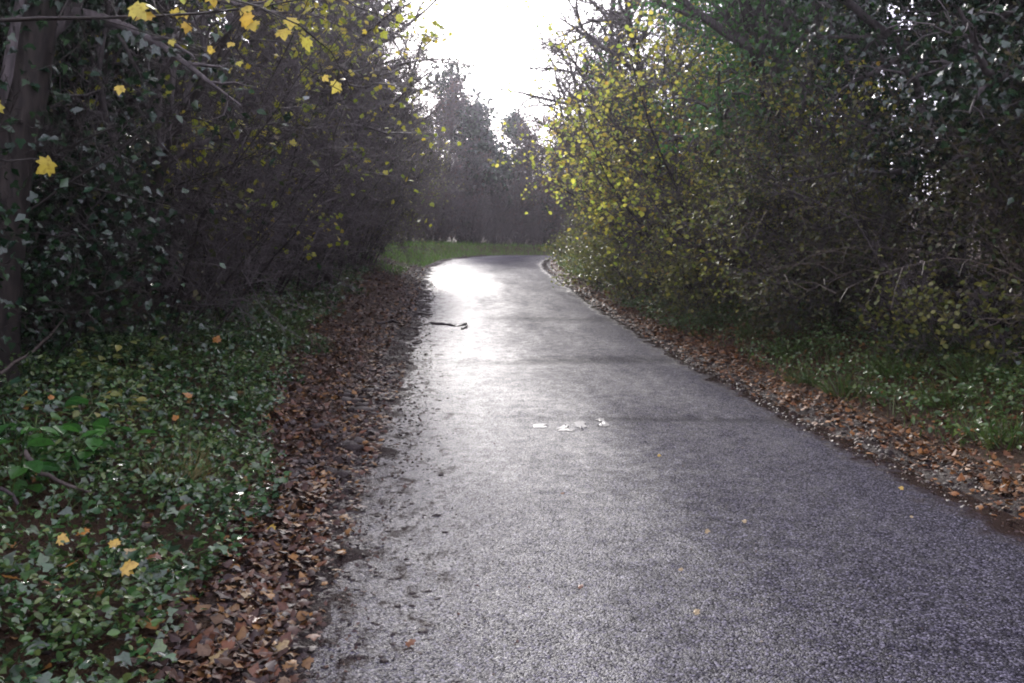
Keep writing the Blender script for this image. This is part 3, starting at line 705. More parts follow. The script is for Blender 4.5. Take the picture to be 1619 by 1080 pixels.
LAB_R = ['thorny shrub with pale curling twigs at the right edge', 'dark shrub with pale arching twigs beside the right-edge shrub', 'dark tangled shrub in the middle of the right hedge', 'grey-brown twiggy shrub next to the yellow hazels',
         'dark low shrub at the foot of the tall ivy-covered tree on the right']
SR = []
for i, (x, y, H) in enumerate(((6.35, 8.3, 3.4), (6.3, 10.4, 3.6), (6.2, 12.6, 3.8))):
    t = plant('thorn_shrub', LAB_R[i], 'shrub', x, y, GR)
    thicket(t, H, 13, .65, LEFT, ('twig_pale', 'twig', 'twig')[i], 6000, ('dull', 'dull', 'olive')[i], (.04, .085), (1.3, .9, .6), rad=.8)
    for k in range(9):
        S = Seg(); a_ = random.uniform(0, 6.28); p = Vector((math.cos(a_) * .3, math.sin(a_) * .3, .2)); d = Vector((math.cos(a_) * .45 - .1, math.sin(a_) * .45, 1)).normalized(); r_ = random.uniform(.006, .011)
        for q_ in range(14):
            q = p + d * H * .062; S.add(p, q, r_ * (1 - q_ / 17), r_ * (1 - (q_ + 1) / 17))
            if q_ > 3 and random.random() < .6:
                e_ = tilt(d, R(55)); S.add(q, q + e_ * .22, r_ * .5, r_ * .3); S.add(q + e_ * .22, q + e_ * .22 + (e_ + Vector((0, 0, -.5))).normalized() * .2, r_ * .3, r_ * .2)
            p = q; d = (d + Vector((math.cos(a_) * .05 - .02, math.sin(a_) * .05, -.1)) + rvec() * .1).normalized()
        obj('cane', S.build('cane', M['twig_pale']), t)
    SR.append(t)
for i, (x, y, s) in enumerate(((6.0, 15.0, 1.0), (5.75, 17.2, .8))):
    dup(SR[i + 1], spot(x, y), random.uniform(0, 6.2), s, LAB_R[3 + i])

for i, (x, y, H, n, lab) in enumerate(((5.9, 15.8, 4.4, 2400, 'hazel with sparse yellow leaves nearest on the right'), (5.5, 18.4, 5.6, 3900, 'brightest yellow-green hazel over the right bank'),
                        (5.35, 21.4, 6.0, 3900, 'yellow-green hazel between the brightest one and the bare trees'), (5.3, 25.0, 5.8, 3200, 'farthest yellowing hazel on the right, beside the bend'))):
    t = plant('hazel', lab, 'shrub', x, y, 'yellow-green hazels of the right hedge')
    thicket(t, H, 12, .42, LEFT, 'twig', n, 'hazel', (.055, .12), (1.6, 1.2, .9), rad=.6, tpl=T_oval(), lspread=.12, rmin=.004)

for i, (x, y, H, n, lab) in enumerate(((5.4, 13.2, 1.3, 2400, 'low bramble on the right bank below the dark hedge'), (4.9, 16.6, 1.7, 3200, 'green bramble mound below the sparse hazel'), (4.7, 19.6, 1.8, 3400, 'green bramble mound below the brightest hazel'),
                        (4.5, 23, 1.8, 3400, 'bramble mound on the right near the bend'), (4.4, 27, 1.8, 3200, 'farthest bramble mound where the right verge turns'), (5.7, 9.6, 1.2, 1100, 'bramble with yellow-green leaves at the right edge'))):
    t = plant('bramble', lab, 'bush', x, y, 'brambles on the right bank')
    thicket(t, H, 14, 1.3, LEFT, 'twig', n, 'olive' if i else 'dull', (.045, .075), (1.2, .8, .4), rad=.7, tpl=T_oval(), lspread=.08, rmin=.003)

LR = ['bare tree with crisscross twigs above the farthest hazel', 'bare tree reaching over the lane at the right of the sky gap', 'bare tree on the right where the lane turns', 'farthest bare tree on the inside of the bend']
for i, (x, y, s) in enumerate(((5.6, 23.0, 1.05), (5.0, 27.0, 1.05), (5.3, 31.5, .95), (7.2, 37.5, .75))):
    dup(TB[(i + 1) % 3], spot(x, y), 3.1 + random.uniform(-.5, .5), s, LR[i], 'bare trees over the right hedge')
dup(OL[1], spot(5.6, 30.5), 2.0, .8, 'olive bush on the right verge under the bare trees', 'olive bushes on the right verge')
dup(OL[0], spot(6.0, 34.5), 1.0, .9, 'olive bush on the right verge at the inside of the bend', 'olive bushes on the right verge')

# ------------------------------------------------------------------ beyond the bend
t = plant('ivied_snag', 'ivy-covered tree with a bare forked top beside the sky gap', 'tree', .4, 52)
tree(t, 9.0, .3, UP, (.02, 0, 1), ivy=7000, ivyh=.84, ivyr=1.5, ivysize=(.16, .26), k=(1.2, .9, .5), first=.3, rmin=.014, rat=(.28, .5, .5), ivycrown=2000, crownivy_spread=.5)
t = plant('holly_tree', 'dark green holly beyond the bend under the sky gap', 'tree', 4.3, 57)
tree(t, 7.6, .14, UP, (0, 0, 1), nleaf=6500, leafmat_='holly', lsize=(.14, .24), tpl=T_simple(), first=.1, k=(2.2, 1.4, 1), rat=(.3, .5, .5), rmin=.012, lspread=.3)
t = plant('copper_tree', 'russet-brown tree right of the holly beyond the bend', 'tree', 7.0, 49)
tree(t, 7.0, .14, LEFT, (-.03, 0, 1), nleaf=4200, leafmat_='brown_leaf', lsize=(.09, .15), first=.15, k=(2.2, 1.4, 1.1), rat=(.38, .5, .5), rmin=.011, lspread=.2)
FT = []
LF = ['brown twiggy tree left of the holly beyond the grass bank', 'bare brown thicket tree above the middle of the grass bank', 'grey twiggy tree at the left end of the grass bank']
for i, (x, y, H) in enumerate(((2.4, 53, 6.0), (-1.0, 50, 7.2), (-3.2, 46, 8.0))):
    t = plant('thicket_tree', LF[i], 'tree', x, y, 'bare thicket trees behind the grass bank')
    tree(t, H, .12, UP, (0, 0, 1), k=(2.5, 1.6, 1.2), first=.06, rat=(.36, .52, .55), nleaf=1500, leafmat_='brown_leaf', lsize=(.06, .1), rmin=.012)
    FT.append(t)
for i, (x, y, s, lab) in enumerate(((-5.2, 43, 1.05, 'grey twiggy tree behind the olive bush at the left gateway'), (-6, 38, 1.0, 'twiggy tree in the left wood beyond the gateway'), (5.2, 62, .95, 'bare tree showing through the sky gap behind the holly'),
                  (1.6, 61, .95, 'bare tree with fine twigs in the lower sky gap behind the snag'), (8.4, 57, 1.0, 'bare tree behind the russet tree beyond the bend'), (10.5, 53, 1.0, 'bare tree on the far side of the bend, right of the russet tree'),
                  (6.1, 55.5, .8, 'dark forked tree at the end of the lane'), (-1.5, 58, 1.1, 'bare tree behind the thicket on the far bank'), (-.6, 48.5, 1.0, 'brown twiggy tree just left of the ivied snag'), (1.0, 49.5, .82, 'brown twiggy tree close in front of the ivied snag'), (3.4, 51.5, .95, 'brown twiggy tree between the snag and the holly'), (-2.2, 44.6, .85, 'low twiggy tree over the left half of the far grass bank'), (5.55, 53.6, 1.05, 'twiggy tree low in the gap right of the holly'), (6.3, 50.0, .85, 'twiggy tree at the outer edge of the bend before the dark ivied ones'), (12, 60, 1.1, 'bare tree far beyond the right hedge'), (3.6, 66, 1.1, 'tallest bare tree far behind the holly'))):
    dup(FT[i % 3], spot(x, y), random.uniform(0, 6.2), s, lab)
for i, (x, y, s, lab) in enumerate(((5.1, 51.8, .62, 'dark ivied tree closing the end of the lane beyond the bend'), (7.2, 51.2, .66, 'dark ivied tree right of the one closing the end of the lane'), (9.2, 50.8, .7, 'dark ivied tree on the outside of the bend, half hidden by the right hedge'), (6.9, 40.2, .62, 'dark ivied tree on the inside of the bend'))):
    dup(BK[i % 3], spot(x, y), random.uniform(0, 6.2), s, lab, 'dark trees round the bend')
for i, (x, y) in enumerate(((-4, 52), (-1, 56), (2, 58), (5.5, 60), (9, 61), (-7, 48), (13, 52), (8.2, 53.5), (6.2, 58.5), (0, 54.5), (1.9, 55.3), (3.6, 56), (-2.4, 53))):
    dup(UB[i % 2], spot(x, y), random.uniform(0, 6.2), 1.3, 'dark leafy shrub of the wood edge behind the hedge')
for i, (x, y, s) in enumerate(((-3.4, 44.5, .75), (-1.2, 46.4, .7), (.8, 47.8, .7), (2.6, 49, .7), (4.8, 50.5, .6))):
    dup(SH[i % 3], spot(x, y), random.uniform(0, 6.2), s, ['bare shrub at the left end of the far grass bank', 'bare shrub behind the far grass bank below the twiggy tree', 'bare shrub below the ivied snag', 'bare shrub behind the right half of the far grass bank', 'straw-coloured shrub at the right end of the far grass bank'][i], 'bare shrubs behind the far grass bank')

# ------------------------------------------------------------------ what covers the ground
def edge_point(y, e, side):
    """world points at distance e outside the lane edge (side -1 left, 1 right), y = distance along"""
    i = np.argmin(np.abs(CLd[None, :, 1] - np.asarray(y)[:, None]) + 50 * (np.abs(CLd[None, :, 0]) > 14), axis=1)
    c = CLd[i]; nrm = ND[i]
    return c[:, 0] + nrm[:, 0] * side * (HW + e), c[:, 1] + nrm[:, 1] * side * (HW + e) + (np.asarray(y) - c[:, 1])

def strip_w(y): return np.interp(y, [2, 6, 9, 15, 30], [.34, .55, .92, 1.3, 1.55]) * (.7 + .6 * vnoise(np.asarray(y), np.asarray(y) * 0 + 3.3, 1.3, 2))

def lay(x, y, tilt_, lift=(0.004, .03)):
    n = len(x)
    s = lane(x, y)
    z = ground_z(x, y, s)
    on = np.abs(s) < HW + .1
    z[on] = np.maximum(z[on], road_z(x[on], y[on], s[on]))
    P = np.column_stack([x, y, z + rng.uniform(lift[0], lift[1], n)])
    Nn = rng.normal(size=(n, 3)) * tilt_; Nn[:, 2] = 1
    return P, Nn

def scatter(parts):
    xs, ys, sz = [], [], []
    for n, y0, y1, e0, e1, side, s0, s1, pw in parts:
        y = rng.uniform(y0, y1, n)
        u = rng.random(n) ** pw
        a = e0(y) if callable(e0) else e0; b_ = e1(y) if callable(e1) else e1
        e = a + (b_ - a) * u
        x, yy = edge_point(y, e, side)
        xs.append(x); ys.append(yy); sz.append(rng.uniform(s0, s1, n))
    return np.concatenate(xs), np.concatenate(ys), np.concatenate(sz)

# dead leaves
x, y, sz = scatter([
    (2600, 2.2, 5, .06, lambda y: strip_w(y) + .15, -1, .018, .078, 1), (3400, 5, 9, .16, lambda y: strip_w(y) + .25, -1, .02, .078, 1),
    (4200, 9, 16, .3, lambda y: strip_w(y) + .3, -1, .035, .08, 1), (4200, 16, 32, .1, lambda y: strip_w(y) + .3, -1, .05, .1, 1),
    (1500, 2.5, 10, .6, 3.0, -1, .03, .08, 1), (1200, 10, 30, 1.5, 4, -1, .05, .09, 1),
    (3400, 4.5, 12, .3, 2.3, 1, .02, .075, 1.4), (1000, 4.2, 14, .1, .8, 1, .02, .075, .8), (4600, 12, 22, .25, 1.9, 1, .04, .08, 1.5), (500, 4.2, 14, -.02, .5, 1, .02, .06, 1), (1600, 14, 30, .0, .5, 1, .04, .08, 1), (1500, 2.2, 12, -.05, .3, -1, .02, .06, 1), (3800, 22, 36, .25, 1.3, 1, .06, .1, 1), (2500, 6, 26, 1.4, 4, 1, .04, .08, 1)])
keep = rng.random(len(x)) < .35 + 1.3 * vnoise(x, y, 2.3, 1)
x, y, sz = x[keep], y[keep], sz[keep]
P, Nn = lay(x, y, .38, (.002, .03))
nA = len(P) * 2 // 3
V1, F1 = leaf_arrays(T_dead(), P[:nA], Nn[:nA], sz[:nA])
V2, F2 = leaf_arrays(T_maple(.22), P[nA:], Nn[nA:], sz[nA:])
me = new_mesh('leaf_litter', np.vstack([V1, V2]), F1 + [f + len(V1) for f in F2], M['litter'])
me.materials.append(M['litter_warm'])
w1 = (x[:nA] > 2.2).astype(np.int32); w2 = (x[nA:] > 2.2).astype(np.int32)
me.polygons.foreach_set('material_index', np.concatenate([np.repeat(w1, 1) for _ in F1[:1]] and [np.repeat(w1, len(F1[0]) // nA)] + [np.repeat(w1, len(f) // nA) for f in F1[1:]] + [np.repeat(w2, len(f) // len(w2)) for f in F2]))
tag(obj('leaf_litter', me), kind='stuff')
# wet scraps and grit trodden over the margins
x, y, sz = scatter([(1300, 2.2, 6, -.25, .45, -1, .005, .03, 1.0), (2000, 6, 13, -.4, .5, -1, .006, .04, .8), (2400, 13, 26, -.35, .5, -1, .015, .05, .7), (700, 2.5, 16, -1.2, 0, -1, .005, .02, .6),
                    (3600, 4.2, 13, -.15, .6, 1, .006, .035, .8), (1800, 13, 28, -.1, .5, 1, .012, .045, .8), (260, 3, 14, -3.2, -.3, 1, .006, .016, 1)])
P, Nn = lay(x, y, .45, (.001, .008))
me = leaf_mesh('leaf_scraps', T_dead(), P, Nn, sz, M['mush'])
tag(obj('leaf_scraps', me), kind='stuff')
# clods of mud thrown up by wheels
V0 = []
ico = [(math.cos(a) * math.cos(b_), math.sin(a) * math.cos(b_), math.sin(b_)) for b_ in (-.2, .55) for a in np.arange(7) * 2 * math.pi / 7] + [(0, 0, 1)]
ico = np.array(ico)
FQ = np.array([[i, (i + 1) % 7, 7 + (i + 1) % 7, 7 + i] for i in range(7)]); FT3 = np.array([[7 + i, 7 + (i + 1) % 7, 14] for i in range(7)])
x, y, sz = scatter([(900, 2.3, 14, .0, .62, -1, .008, .035, 1), (800, 2.5, 12, -.6, .2, -1, .004, .02, .7), (340, 14, 26, -.2, .6, -1, .02, .06, 1), (1200, 4.2, 26, -.02, .55, 1, .006, .03, 1), (60, 6, 10, .15, .55, -1, .05, .1, 1)])
P, _ = lay(x, y, 0, (-.004, .0))
n = len(P)
V = ico[None] * (sz[:, None, None] * (1 + rng.normal(size=(n, 15, 1)) * .22)) * np.stack([rng.uniform(.8, 1.5, n), rng.uniform(.8, 1.3, n), rng.uniform(.35, .7, n)], 1)[:, None, :] + P[:, None, :]
base = (np.arange(n) * 15)[:, None, None]
me = new_mesh('mud_clods', V.reshape(-1, 3), [(FQ[None] + base).reshape(-1, 4), (FT3[None] + base).reshape(-1, 3)], M['clod'], smooth=True)
tag(obj('mud_clods', me), kind='stuff')

# ivy creeping over the left bank
def cover(parts, hmax, f=1.6, o=1):
    x, y, sz = scatter(parts)
    P, _ = lay(x, y, 0)
    n = len(P)
    h = hmax * (.25 + .9 * vnoise(x, y, f, o)) * rng.random(n) ** .7
    P[:, 2] += h
    Nn = rng.normal(size=(n, 3)) * .5; Nn[:, 2] += .85
    return P, Nn, sz
P, Nn, sz = cover([(5500, 2.0, 6, lambda y: strip_w(y) + .0, 3.0, -1, .028, .068, 1), (4500, 2.0, 7, lambda y: strip_w(y) + .0, 3.0, -1, .014, .035, 1), (5500, 6, 12, lambda y: strip_w(y) + .1, 3.6, -1, .035, .075, 1), (5000, 6, 12, lambda y: strip_w(y) + .1, 3.6, -1, .02, .045, 1),
                   (5000, 12, 30, lambda y: strip_w(y) + .1, 3.4, -1, .05, .085, 1), (2200, 6, 26, 2.0, 4.2, 1, .04, .07, 1)], .2)
keep = rng.random(len(P)) < .25 + 1.4 * vnoise(P[:, 0], P[:, 1], 1.4, 2)
me = leaf_mesh('ivy_ground_cover', T_ivy(), P[keep], Nn[keep], sz[keep], M['ivy_ground'])
tag(obj('ivy_ground_cover', me), kind='stuff')
P, Nn, sz = cover([(6200, 2.0, 7, lambda y: strip_w(y) + .1, 2.8, -1, .02, .05, 1), (7000, 7, 14, lambda y: strip_w(y) + .05, 2.8, -1, .025, .05, .8), (2600, 14, 30, lambda y: strip_w(y), 2.6, -1, .04, .07, .8),
                   (11000, 5, 16, .7, 3.2, 1, .025, .06, .9), (10000, 14, 34, .45, 2.6, 1, .04, .07, 1.1)], .3, 2.0, 3)
keep = vnoise(P[:, 0], P[:, 1], 1.1, 0) + .3 * rng.random(len(P)) > .5
me = leaf_mesh('green_weeds', T_oval(), P[keep], Nn[keep], sz[keep], M['green'], wid=.8)
tag(obj('green_weeds', me), kind='stuff')

# grass: a mown-looking far bank, and single tufts
def blades(n, P, h0, h1, lean_=.35):
    Nn = rng.normal(size=(n, 3)); Nn[:, 2] = 0          # face direction
    sp = rng.normal(size=(n, 3)) * lean_; sp[:, 2] = 1
    # blade grows along 'spin', its face normal kept level
    Y = sp / np.linalg.norm(sp, axis=1, keepdims=True)
    Nn -= Y * np.sum(Nn * Y, axis=1, keepdims=True)
    return leaf_arrays(T_blade(), P, Nn, rng.uniform(h0, h1, n), spin=Y)
x, y, sz = scatter([(9000, 31, 47, .25, 3.4, -1, 1, 1, 1), (3400, 5, 14, .6, 2.9, 1, 1, 1, .6), (4500, 14, 28, .6, 2.4, 1, 1, 1, .8), (2200, 13, 29, lambda y: strip_w(y), 3, -1, 1, 1, 1), (2500, 3, 14, lambda y: strip_w(y) + .15, 2.8, -1, 1, 1, 1), (900, 26.5, 29.5, .7, 2.0, -1, 1, 1, 1), (1800, 25, 38, .5, 1.6, 1, 1, 1, 1)])
P, _ = lay(x, y, 0, (-.01, 0))
kp = (y > 29) | (vnoise(x, y, 1.5, 1) + .3 * rng.random(len(x)) > .66)
P = P[kp]
V, F = blades(len(P), P, .08, .28)
gm = new_mesh('grass', V, F, M['grass'])
gm.materials.append(M['lush'])
far_ = np.repeat(((P[:, 1] > 27) & (P[:, 0] < 9)).astype(np.int32), 1)
gm.polygons.foreach_set('material_index', np.concatenate([far_, far_]))
tag(obj('grass', gm), kind='stuff')

TU = []
def tuft(label, x, y, n, h, r, mat='grass', group='grass tufts on the right verge'):
    t = tag(empty('grass_tuft', spot(x, y)), label, 'grass tuft', group)
    a = rng.uniform(0, 2 * math.pi, n); q = r * rng.random(n) ** .6
    P = np.column_stack([np.cos(a) * q, np.sin(a) * q, np.zeros(n)])
    Nn = rng.normal(size=(n, 3)); Nn[:, 2] = .0
    Y = np.column_stack([np.cos(a) * q / r * 1.0, np.sin(a) * q / r * 1.0, np.ones(n)]) + rng.normal(size=(n, 3)) * .25
    Y /= np.linalg.norm(Y, axis=1, keepdims=True)
    Nn -= Y * np.sum(Nn * Y, axis=1, keepdims=True)
    V, F = leaf_arrays(T_blade(), P, Nn, rng.uniform(h * .5, h, n), spin=Y, wid=.8)
    obj('blades', new_mesh('blades', V, F, M[mat]), t)
    return t
GT = ['large grass tuft on the right bank nearest the picture edge', 'bright grass tuft by the brown leaves on the right verge', 'sprawling grass tuft beside the big bright one', 'grass tuft below the dark shrubs on the right bank',
      'small grass tuft among dead leaves on the right verge', 'grass tuft at the foot of the green bramble mound', 'yellowish grass tuft up against the bramble mound', 'small grass tuft near the lane edge past the puddle', 'grass tuft on the right verge towards the bend', 'last grass tuft before the right verge turns',
      'grass tuft under the right-edge bramble', 'thin grass tuft on the upper right bank']
for i, (px, py, h, r) in enumerate(((1590, 700, .34, .22), (1340, 622, .3, .2), (1420, 592, .36, .26), (1440, 560, .4, .25), (1270, 605, .24, .15), (1250, 560, .36, .22), (1190, 530, .34, .22), (1120, 512, .26, .16), (1060, 480, .3, .2), (985, 450, .35, .25), (1545, 600, .4, .25), (1500, 640, .3, .2))):
    q = at(px, py)
    tuft(GT[i], q.x, q.y, 170, h, r)
for i, (px, py, h, r, lab) in enumerate(((270, 770, .3, .14, 'wispy dry grass tuft rising from the ivy on the left bank'), (300, 745, .26, .12, 'second wispy dry grass tuft on the left bank, nearer the dead leaves'), (390, 650, .22, .16, 'dry grass tuft at the inner edge of the left leaf strip'), (420, 540, .3, .2, 'grass tuft on the left bank farther up the lane'))):
    q = at(px, py)
    tuft(lab, q.x, q.y, 120, h, r, 'grass_dry' if i < 3 else 'grass', 'grass tufts on the left bank')

# leafy herbs with a few stems each
def herb(label, x, y, h, n, mat, ls, group, tpl=None, r=.16):
    t = tag(empty('leafy_herb', spot(x, y)), label, 'plant', group)
    S = Seg(); P, Nn, Y = [], [], []
    for i in range(7):
        a = random.uniform(0, 6.28); p = Vector((math.cos(a) * .03, math.sin(a) * .03, 0)); d = Vector((math.cos(a) * .5, math.sin(a) * .5, 1)).normalized()
        for k in range(5):
            q = p + d * h * .24 * random.uniform(.8, 1.2); S.add(p, q, .004, .003); p = q
            d = (d + rvec() * .15 + Vector((math.cos(a), math.sin(a), -.3)) * .16).normalized()
            for _ in range(max(1, n // 35)):
                dv = rvec() * .05
                P.append(p + dv); Nn.append((dv.x * 4, dv.y * 4, 1)); Y.append((d.x + dv.x * 14, d.y + dv.y * 14, d.z * .2))
    obj('stems', S.build('stems', M['green']), t)
    P = np.array(P); nn = len(P)
    obj('leaves', leaf_mesh('leaves', tpl or T_oval(), P, np.array(Nn) + rng.normal(size=(nn, 3)) * .3, rng.uniform(ls[0], ls[1], nn), M[mat], spin=np.array(Y)), t)
    return t
HB = 'green herbs on the left bank'
for px, py, h, n, mat, ls, lab in ((30, 775, .42, 60, 'fresh', (.09, .15), 'big broad-leaved plant at the left edge of the picture'), (105, 735, .35, 40, 'fresh', (.08, .13), 'round-leaved plant right of the big broad-leaved one'),
        (385, 655, .3, 130, 'green', (.03, .05), 'bright green herb at the edge of the dead leaves on the left'), (345, 560, .34, 120, 'green', (.035, .055), 'green herb on the left bank below the bare shrubs'),
        (405, 600, .3, 120, 'green', (.035, .055), 'green herb between the bank ivy and the mud rut'), (210, 990, .2, 120, 'green', (.02, .04), 'feathery green herb at the bottom of the picture by the dead leaves'),
        (60, 1010, .2, 120, 'green', (.02, .04), 'green herb in the bottom left corner'), (140, 800, .22, 110, 'green', (.025, .045), 'green herb beside the dead branch on the left bank'), (160, 690, .3, 80, 'olive', (.05, .08), 'yellowing plant on the left bank above the broad leaves'),
        (200, 610, .36, 80, 'olive', (.05, .085), 'pale yellow-green plant at the foot of the dark ivy'), (470, 520, .32, 110, 'green', (.04, .06), 'green herb far along the left bank'), (280, 900, .18, 100, 'green', (.025, .045), 'small green herb close to the leaf strip, lower left')):
    q = at(px, py); herb(lab, q.x, q.y, h, n, mat, ls, HB)
for px, py, h, n, lab in ((1400, 640, .25, 100, 'leafy herb among the right grass tufts'), (1560, 655, .3, 120, 'leafy herb at the right picture edge'), (1330, 560, .3, 110, 'leafy herb below the thorn shrubs on the right'), (1150, 500, .32, 110, 'leafy herb at the foot of the hazel bank')):
    q = at(px, py); herb(lab, q.x, q.y, h, n, 'green', (.03, .055), 'green herbs on the right bank')

# single fallen leaves big enough to tell apart
def fallen(label, px, py, size, mat, kind=T_maple, lift=.03, tl=.25, group=None):
    q = at(px, py)
    n = 1
    V, F = leaf_arrays(kind(.1) if kind is T_maple else kind(), np.zeros((1, 3)), np.array([[random.gauss(0, tl), random.gauss(0, tl) - .25, 1]]), np.array([size]))
    V[:, 2] += .006 * np.sin(V[:, 0] * 70) + .006 * np.sin(V[:, 1] * 55)
    o_ = obj('fallen_leaf', new_mesh('fallen_leaf', V, F, M[mat]), loc=(q.x, q.y, q.z + lift))
    tag(o_, label, 'leaf', group)
GF = 'bright fallen leaves on the left bank'
for px, py, s, mat, lift, lab in (
    (196, 985, .085, 'fallen_yellow', .10, 'largest pale yellow maple leaf low on the left bank ivy'), (182, 938, .06, 'fallen_yellow', .1, 'small bright yellow leaf just above the largest yellow one'), (216, 946, .06, 'fallen_pale', .1, 'cream-yellow leaf right of the small bright yellow leaf'),
    (133, 912, .065, 'fallen_orange', .1, 'golden orange leaf upper of the pair on the lower left ivy'), (95, 928, .06, 'fallen_yellow', .1, 'dull yellow leaf left of the golden orange one'), (122, 968, .06, 'fallen_orange', .1, 'curled orange-yellow leaf between the golden and the brown leaves'),
    (30, 992, .085, 'fallen_orange', .08, 'big orange-brown leaf near the bottom left corner'), (95, 1002, .085, 'fallen_brown', .08, 'big russet leaf right of the orange-brown corner leaf'), (245, 940, .075, 'fallen_brown', .08, 'russet leaf at the ivy edge beside the leaf strip'),
    (45, 740, .08, 'fallen_yellow', .3, 'bright yellow leaf caught on the broad-leaved plant'), (86, 712, .05, 'fallen_orange', .2, 'small orange leaf above the broad-leaved plant'), (342, 582, .1, 'fallen_orange', .15, 'orange leaf high on the left bank'),
    (305, 675, .09, 'fallen_orange', .12, 'orange leaf midway up the left bank'), (435, 606, .09, 'fallen_orange', .06, 'orange leaf above the dark rut'), (282, 715, .06, 'fallen_orange', .12, 'small orange leaf below the midway orange one'), (178, 690, .07, 'fallen_yellow', .2, 'yellow leaf on the yellowing plant')):
    fallen(lab, px, py, s * .85, mat, T_maple, lift + .11, .45, GF)
GS_ = 'larger fallen leaves in the left leaf strip'
for px, py, s, mat, lab in ((402, 775, .085, 'fallen_orange', 'orange leaf at the top of the leaf strip'), (415, 993, .075, 'fallen_brown', 'glossy brown curled leaf in the leaf strip'), (372, 1018, .06, 'fallen_orange', 'orange leaf near the bottom of the leaf strip'), (340, 1062, .085, 'fallen_pale', 'pale tan leaf at the bottom edge of the leaf strip'),
        (440, 1045, .06, 'fallen_pale', 'cream leaf lying lowest in the leaf strip beside the asphalt'), (400, 955, .06, 'fallen_pale', 'pale leaf beside the glossy brown curled leaf'), (455, 950, .08, 'fallen_brown', 'flat brown leaf beside the asphalt edge'), (425, 850, .06, 'fallen_yellow', 'yellow leaf halfway down the leaf strip')):
    fallen(lab, px, py, s, mat, T_maple, .025, .3, GS_)
GR_ = 'stray leaves on the lane'
for px, py, s, mat, lab in ((650, 1027, .075, 'fallen_brown', 'brown leaf on the wet lower left of the lane'), (1040, 722, .05, 'fallen_yellow', 'small yellow leaf below the white marks'), (1428, 775, .06, 'fallen_yellow', 'small yellow leaf beside the long gutter puddle'), (920, 933, .05, 'fallen_brown', 'reddish leaf in the middle of the lane near the bottom'),
        (1180, 828, .05, 'fallen_pale', 'pale yellow leaf right of the middle of the lane'), (1115, 845, .05, 'fallen_pale', 'tan leaf left of the pale yellow leaf on the lane'), (1098, 975, .055, 'fallen_pale', 'cream leaf in the lower middle of the lane'), (890, 782, .045, 'fallen_brown', 'dark leaf in the middle of the lane'), (1442, 818, .035, 'fallen_pale', 'tiny white leaf near the right gutter'), (1075, 902, .045, 'fallen_pale', 'small tan leaf just above the cream one on the lane')):
    fallen(lab, px, py, s * .55, mat, T_maple, .008, .12, GR_)

# sticks
def stick(name, label, pts, r, mat, cat='stick', lift=None, group=None):
    S = Seg(); Q = []
    for i, (px, py) in enumerate(pts):
        q = at(px, py); q.z += r * .8 + (lift[i] if lift else 0); Q.append(q)
    o_p = Q[0].copy()
    D = []
    for i in range(len(Q) - 1):
        for k in range(3): D.append(Q[i].lerp(Q[i + 1], k / 3) + rvec() * r * .45)
    D.append(Q[-1])
    if r > .018:
        for k in (len(D) // 3, len(D) * 2 // 3):
            S.add(D[k] - o_p, D[k] - o_p + Vector((random.gauss(0, .06), random.gauss(0, .1), .03)), r * .5, r * .2)
    for i in range(len(D) - 1):
        S.add(D[i] - o_p, D[i + 1] - o_p, r * (1 - .5 * i / len(D)), r * (1 - .5 * (i + 1) / len(D)))
    o_ = obj(name, S.build(name, M[mat], big=.001), loc=o_p)
    tag(o_, label, cat, group)
SG_ = 'fallen sticks at the left lane edge'
stick('fallen_stick', 'bent black stick with a hooked end lying on the lane', [(682, 513), (706, 514), (722, 517), (738, 513), (737, 520), (730, 522)], .026, 'stick', group=SG_)
stick('fallen_stick', 'straight dark stick lying across the mud left of the hooked stick', [(594, 512), (620, 513), (645, 513)], .035, 'stick', group=SG_)
stick('fallen_stick', 'thin dark stick half on the lane above the hooked stick', [(636, 500), (660, 498), (684, 499)], .02, 'stick', group=SG_)
stick('dead_branch', 'grey dead branch lying in the ivy on the left bank', [(38, 782), (70, 800), (105, 812), (150, 822)], .014, 'dead_wood', 'branch', [.22, .16, .14, .12], 'dead branches on the left bank')
stick('dead_branch', 'dark broken branch poking in at the left picture edge', [(-30, 815), (0, 828), (32, 846)], .014, 'stick', 'branch', [.2, .18, .12], 'dead branches on the left bank')
stick('dead_branch', 'long pale fallen branch slanting over the left bank', [(0, 668), (40, 640), (85, 612), (110, 590)], .012, 'dead_wood', 'branch', [.3, .32, .4, .5], 'dead branches on the left bank')
stick('dead_branch', 'thin pale branch leaning in the brown shrubs on the left', [(150, 480), (200, 500), (245, 520)], .012, 'twig_pale', 'branch', [.7, .4, .1], 'dead branches on the left bank')

# ------------------------------------------------------------------ light, air, render settings
SUN_EL, SUN_AZ = 27.0, -6.0     # degrees; azimuth from +Y towards +X
sun_d = bpy.data.lights.new('sun', 'SUN')
sun = bpy.data.objects.new('sun', sun_d); COL.objects.link(sun)
sun_d.energy = 2.0; sun_d.angle = R(8); sun_d.color = (1, .96, .92)
v = Vector((math.sin(R(SUN_AZ)) * math.cos(R(SUN_EL)), math.cos(R(SUN_AZ)) * math.cos(R(SUN_EL)), math.sin(R(SUN_EL))))
sun.rotation_euler = (-v).to_track_quat('-Z', 'Y').to_euler()

w = bpy.data.worlds.new('World'); scene.world = w
w.use_nodes = True
nt = w.node_tree; nt.nodes.clear()
sky = nt.nodes.new('ShaderNodeTexSky'); sky.sky_type = 'NISHITA'; sky.sun_disc = False
sky.sun_elevation = R(SUN_EL); sky.sun_rotation = R(SUN_AZ)
sky.dust_density = 2; sky.air_density = 1; sky.ozone_density = 2
hs = nt.nodes.new('ShaderNodeHueSaturation'); hs.inputs['Saturation'].default_value = .5
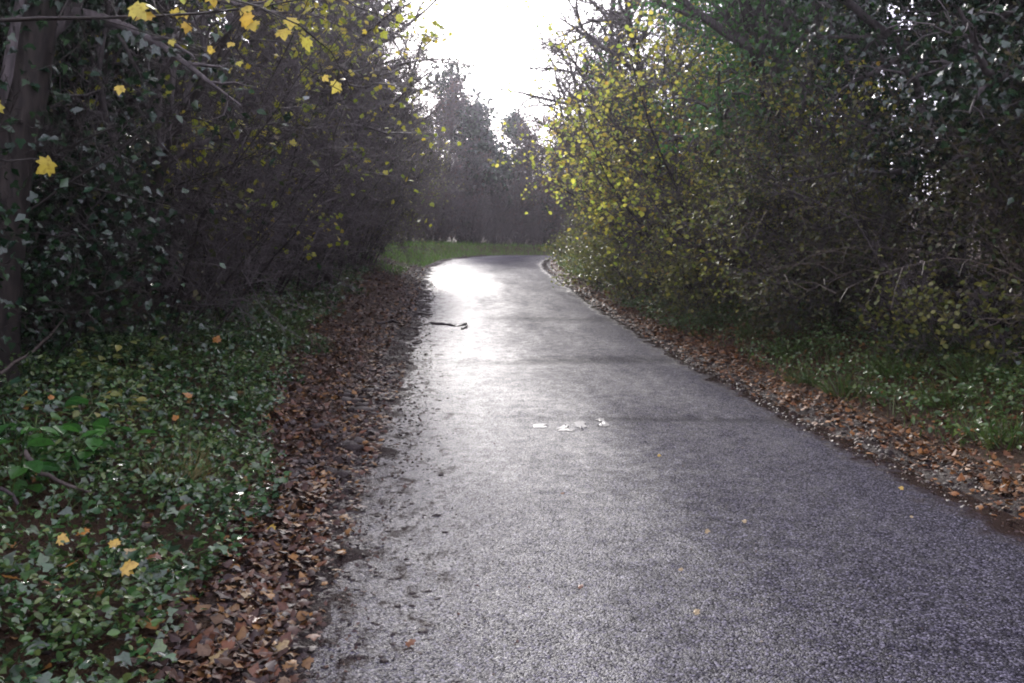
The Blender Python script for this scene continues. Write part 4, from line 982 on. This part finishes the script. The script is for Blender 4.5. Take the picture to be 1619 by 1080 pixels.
# thin broken cloud over most of the sky
tcw = nt.nodes.new('ShaderNodeTexCoord')
cn = nt.nodes.new('ShaderNodeTexNoise'); cn.inputs['Scale'].default_value = 2.2; cn.inputs['Detail'].default_value = 5
cr = nt.nodes.new('ShaderNodeMapRange'); cr.inputs[1].default_value = .35; cr.inputs[2].default_value = .65; cr.inputs[3].default_value = .55; cr.inputs[4].default_value = .9
cl = nt.nodes.new('ShaderNodeMix'); cl.data_type = 'RGBA'; cl.inputs[7].default_value = (5.0, 4.6, 6.0, 1)
bg = nt.nodes.new('ShaderNodeBackground'); bg.inputs[1].default_value = .13
out = nt.nodes.new('ShaderNodeOutputWorld')
nt.links.new(tcw.outputs['Generated'], cn.inputs['Vector']); nt.links.new(cn.outputs['Fac'], cr.inputs[0]); nt.links.new(cr.outputs[0], cl.inputs[0])
nt.links.new(sky.outputs[0], hs.inputs['Color']); nt.links.new(hs.outputs[0], cl.inputs[6]); nt.links.new(cl.outputs[2], bg.inputs[0]); nt.links.new(bg.outputs[0], out.inputs[0])

m, nt, N, L = nodes_of('haze_air')
pv = N.new('ShaderNodeVolumePrincipled'); pv.inputs['Color'].default_value = (.9, .87, 1, 1); pv.inputs['Density'].default_value = .0006; pv.inputs['Anisotropy'].default_value = .78
o = N.new('ShaderNodeOutputMaterial'); L.new(pv.outputs[0], o.inputs['Volume'])
X0, X1, Y0, Y1, Z0, Z1 = -160, 160, -20, 160, -2, 16
V = [(x, y, z) for z in (Z0, Z1) for y in (Y0, Y1) for x in (X0, X1)]
hz = obj('haze', new_mesh('haze', V, [np.array([[0, 2, 3, 1], [4, 5, 7, 6], [0, 1, 5, 4], [2, 6, 7, 3], [0, 4, 6, 2], [1, 3, 7, 5]])], m))
tag(hz, kind='stuff')

scene.render.engine = 'CYCLES'
cy = scene.cycles
cy.use_denoising = True
cy.max_bounces = 6; cy.diffuse_bounces = 3; cy.glossy_bounces = 2; cy.transmission_bounces = 3; cy.transparent_max_bounces = 4; cy.volume_bounces = 0
cy.sample_clamp_indirect = 6
cy.pixel_filter_type = 'BLACKMAN_HARRIS'
cy.filter_width = 2.0
vs = scene.view_settings
scene.display_settings.display_device = 'sRGB'
vs.view_transform = 'Standard'; vs.look = 'None'; vs.gamma = 1
vs.exposure = 2.15
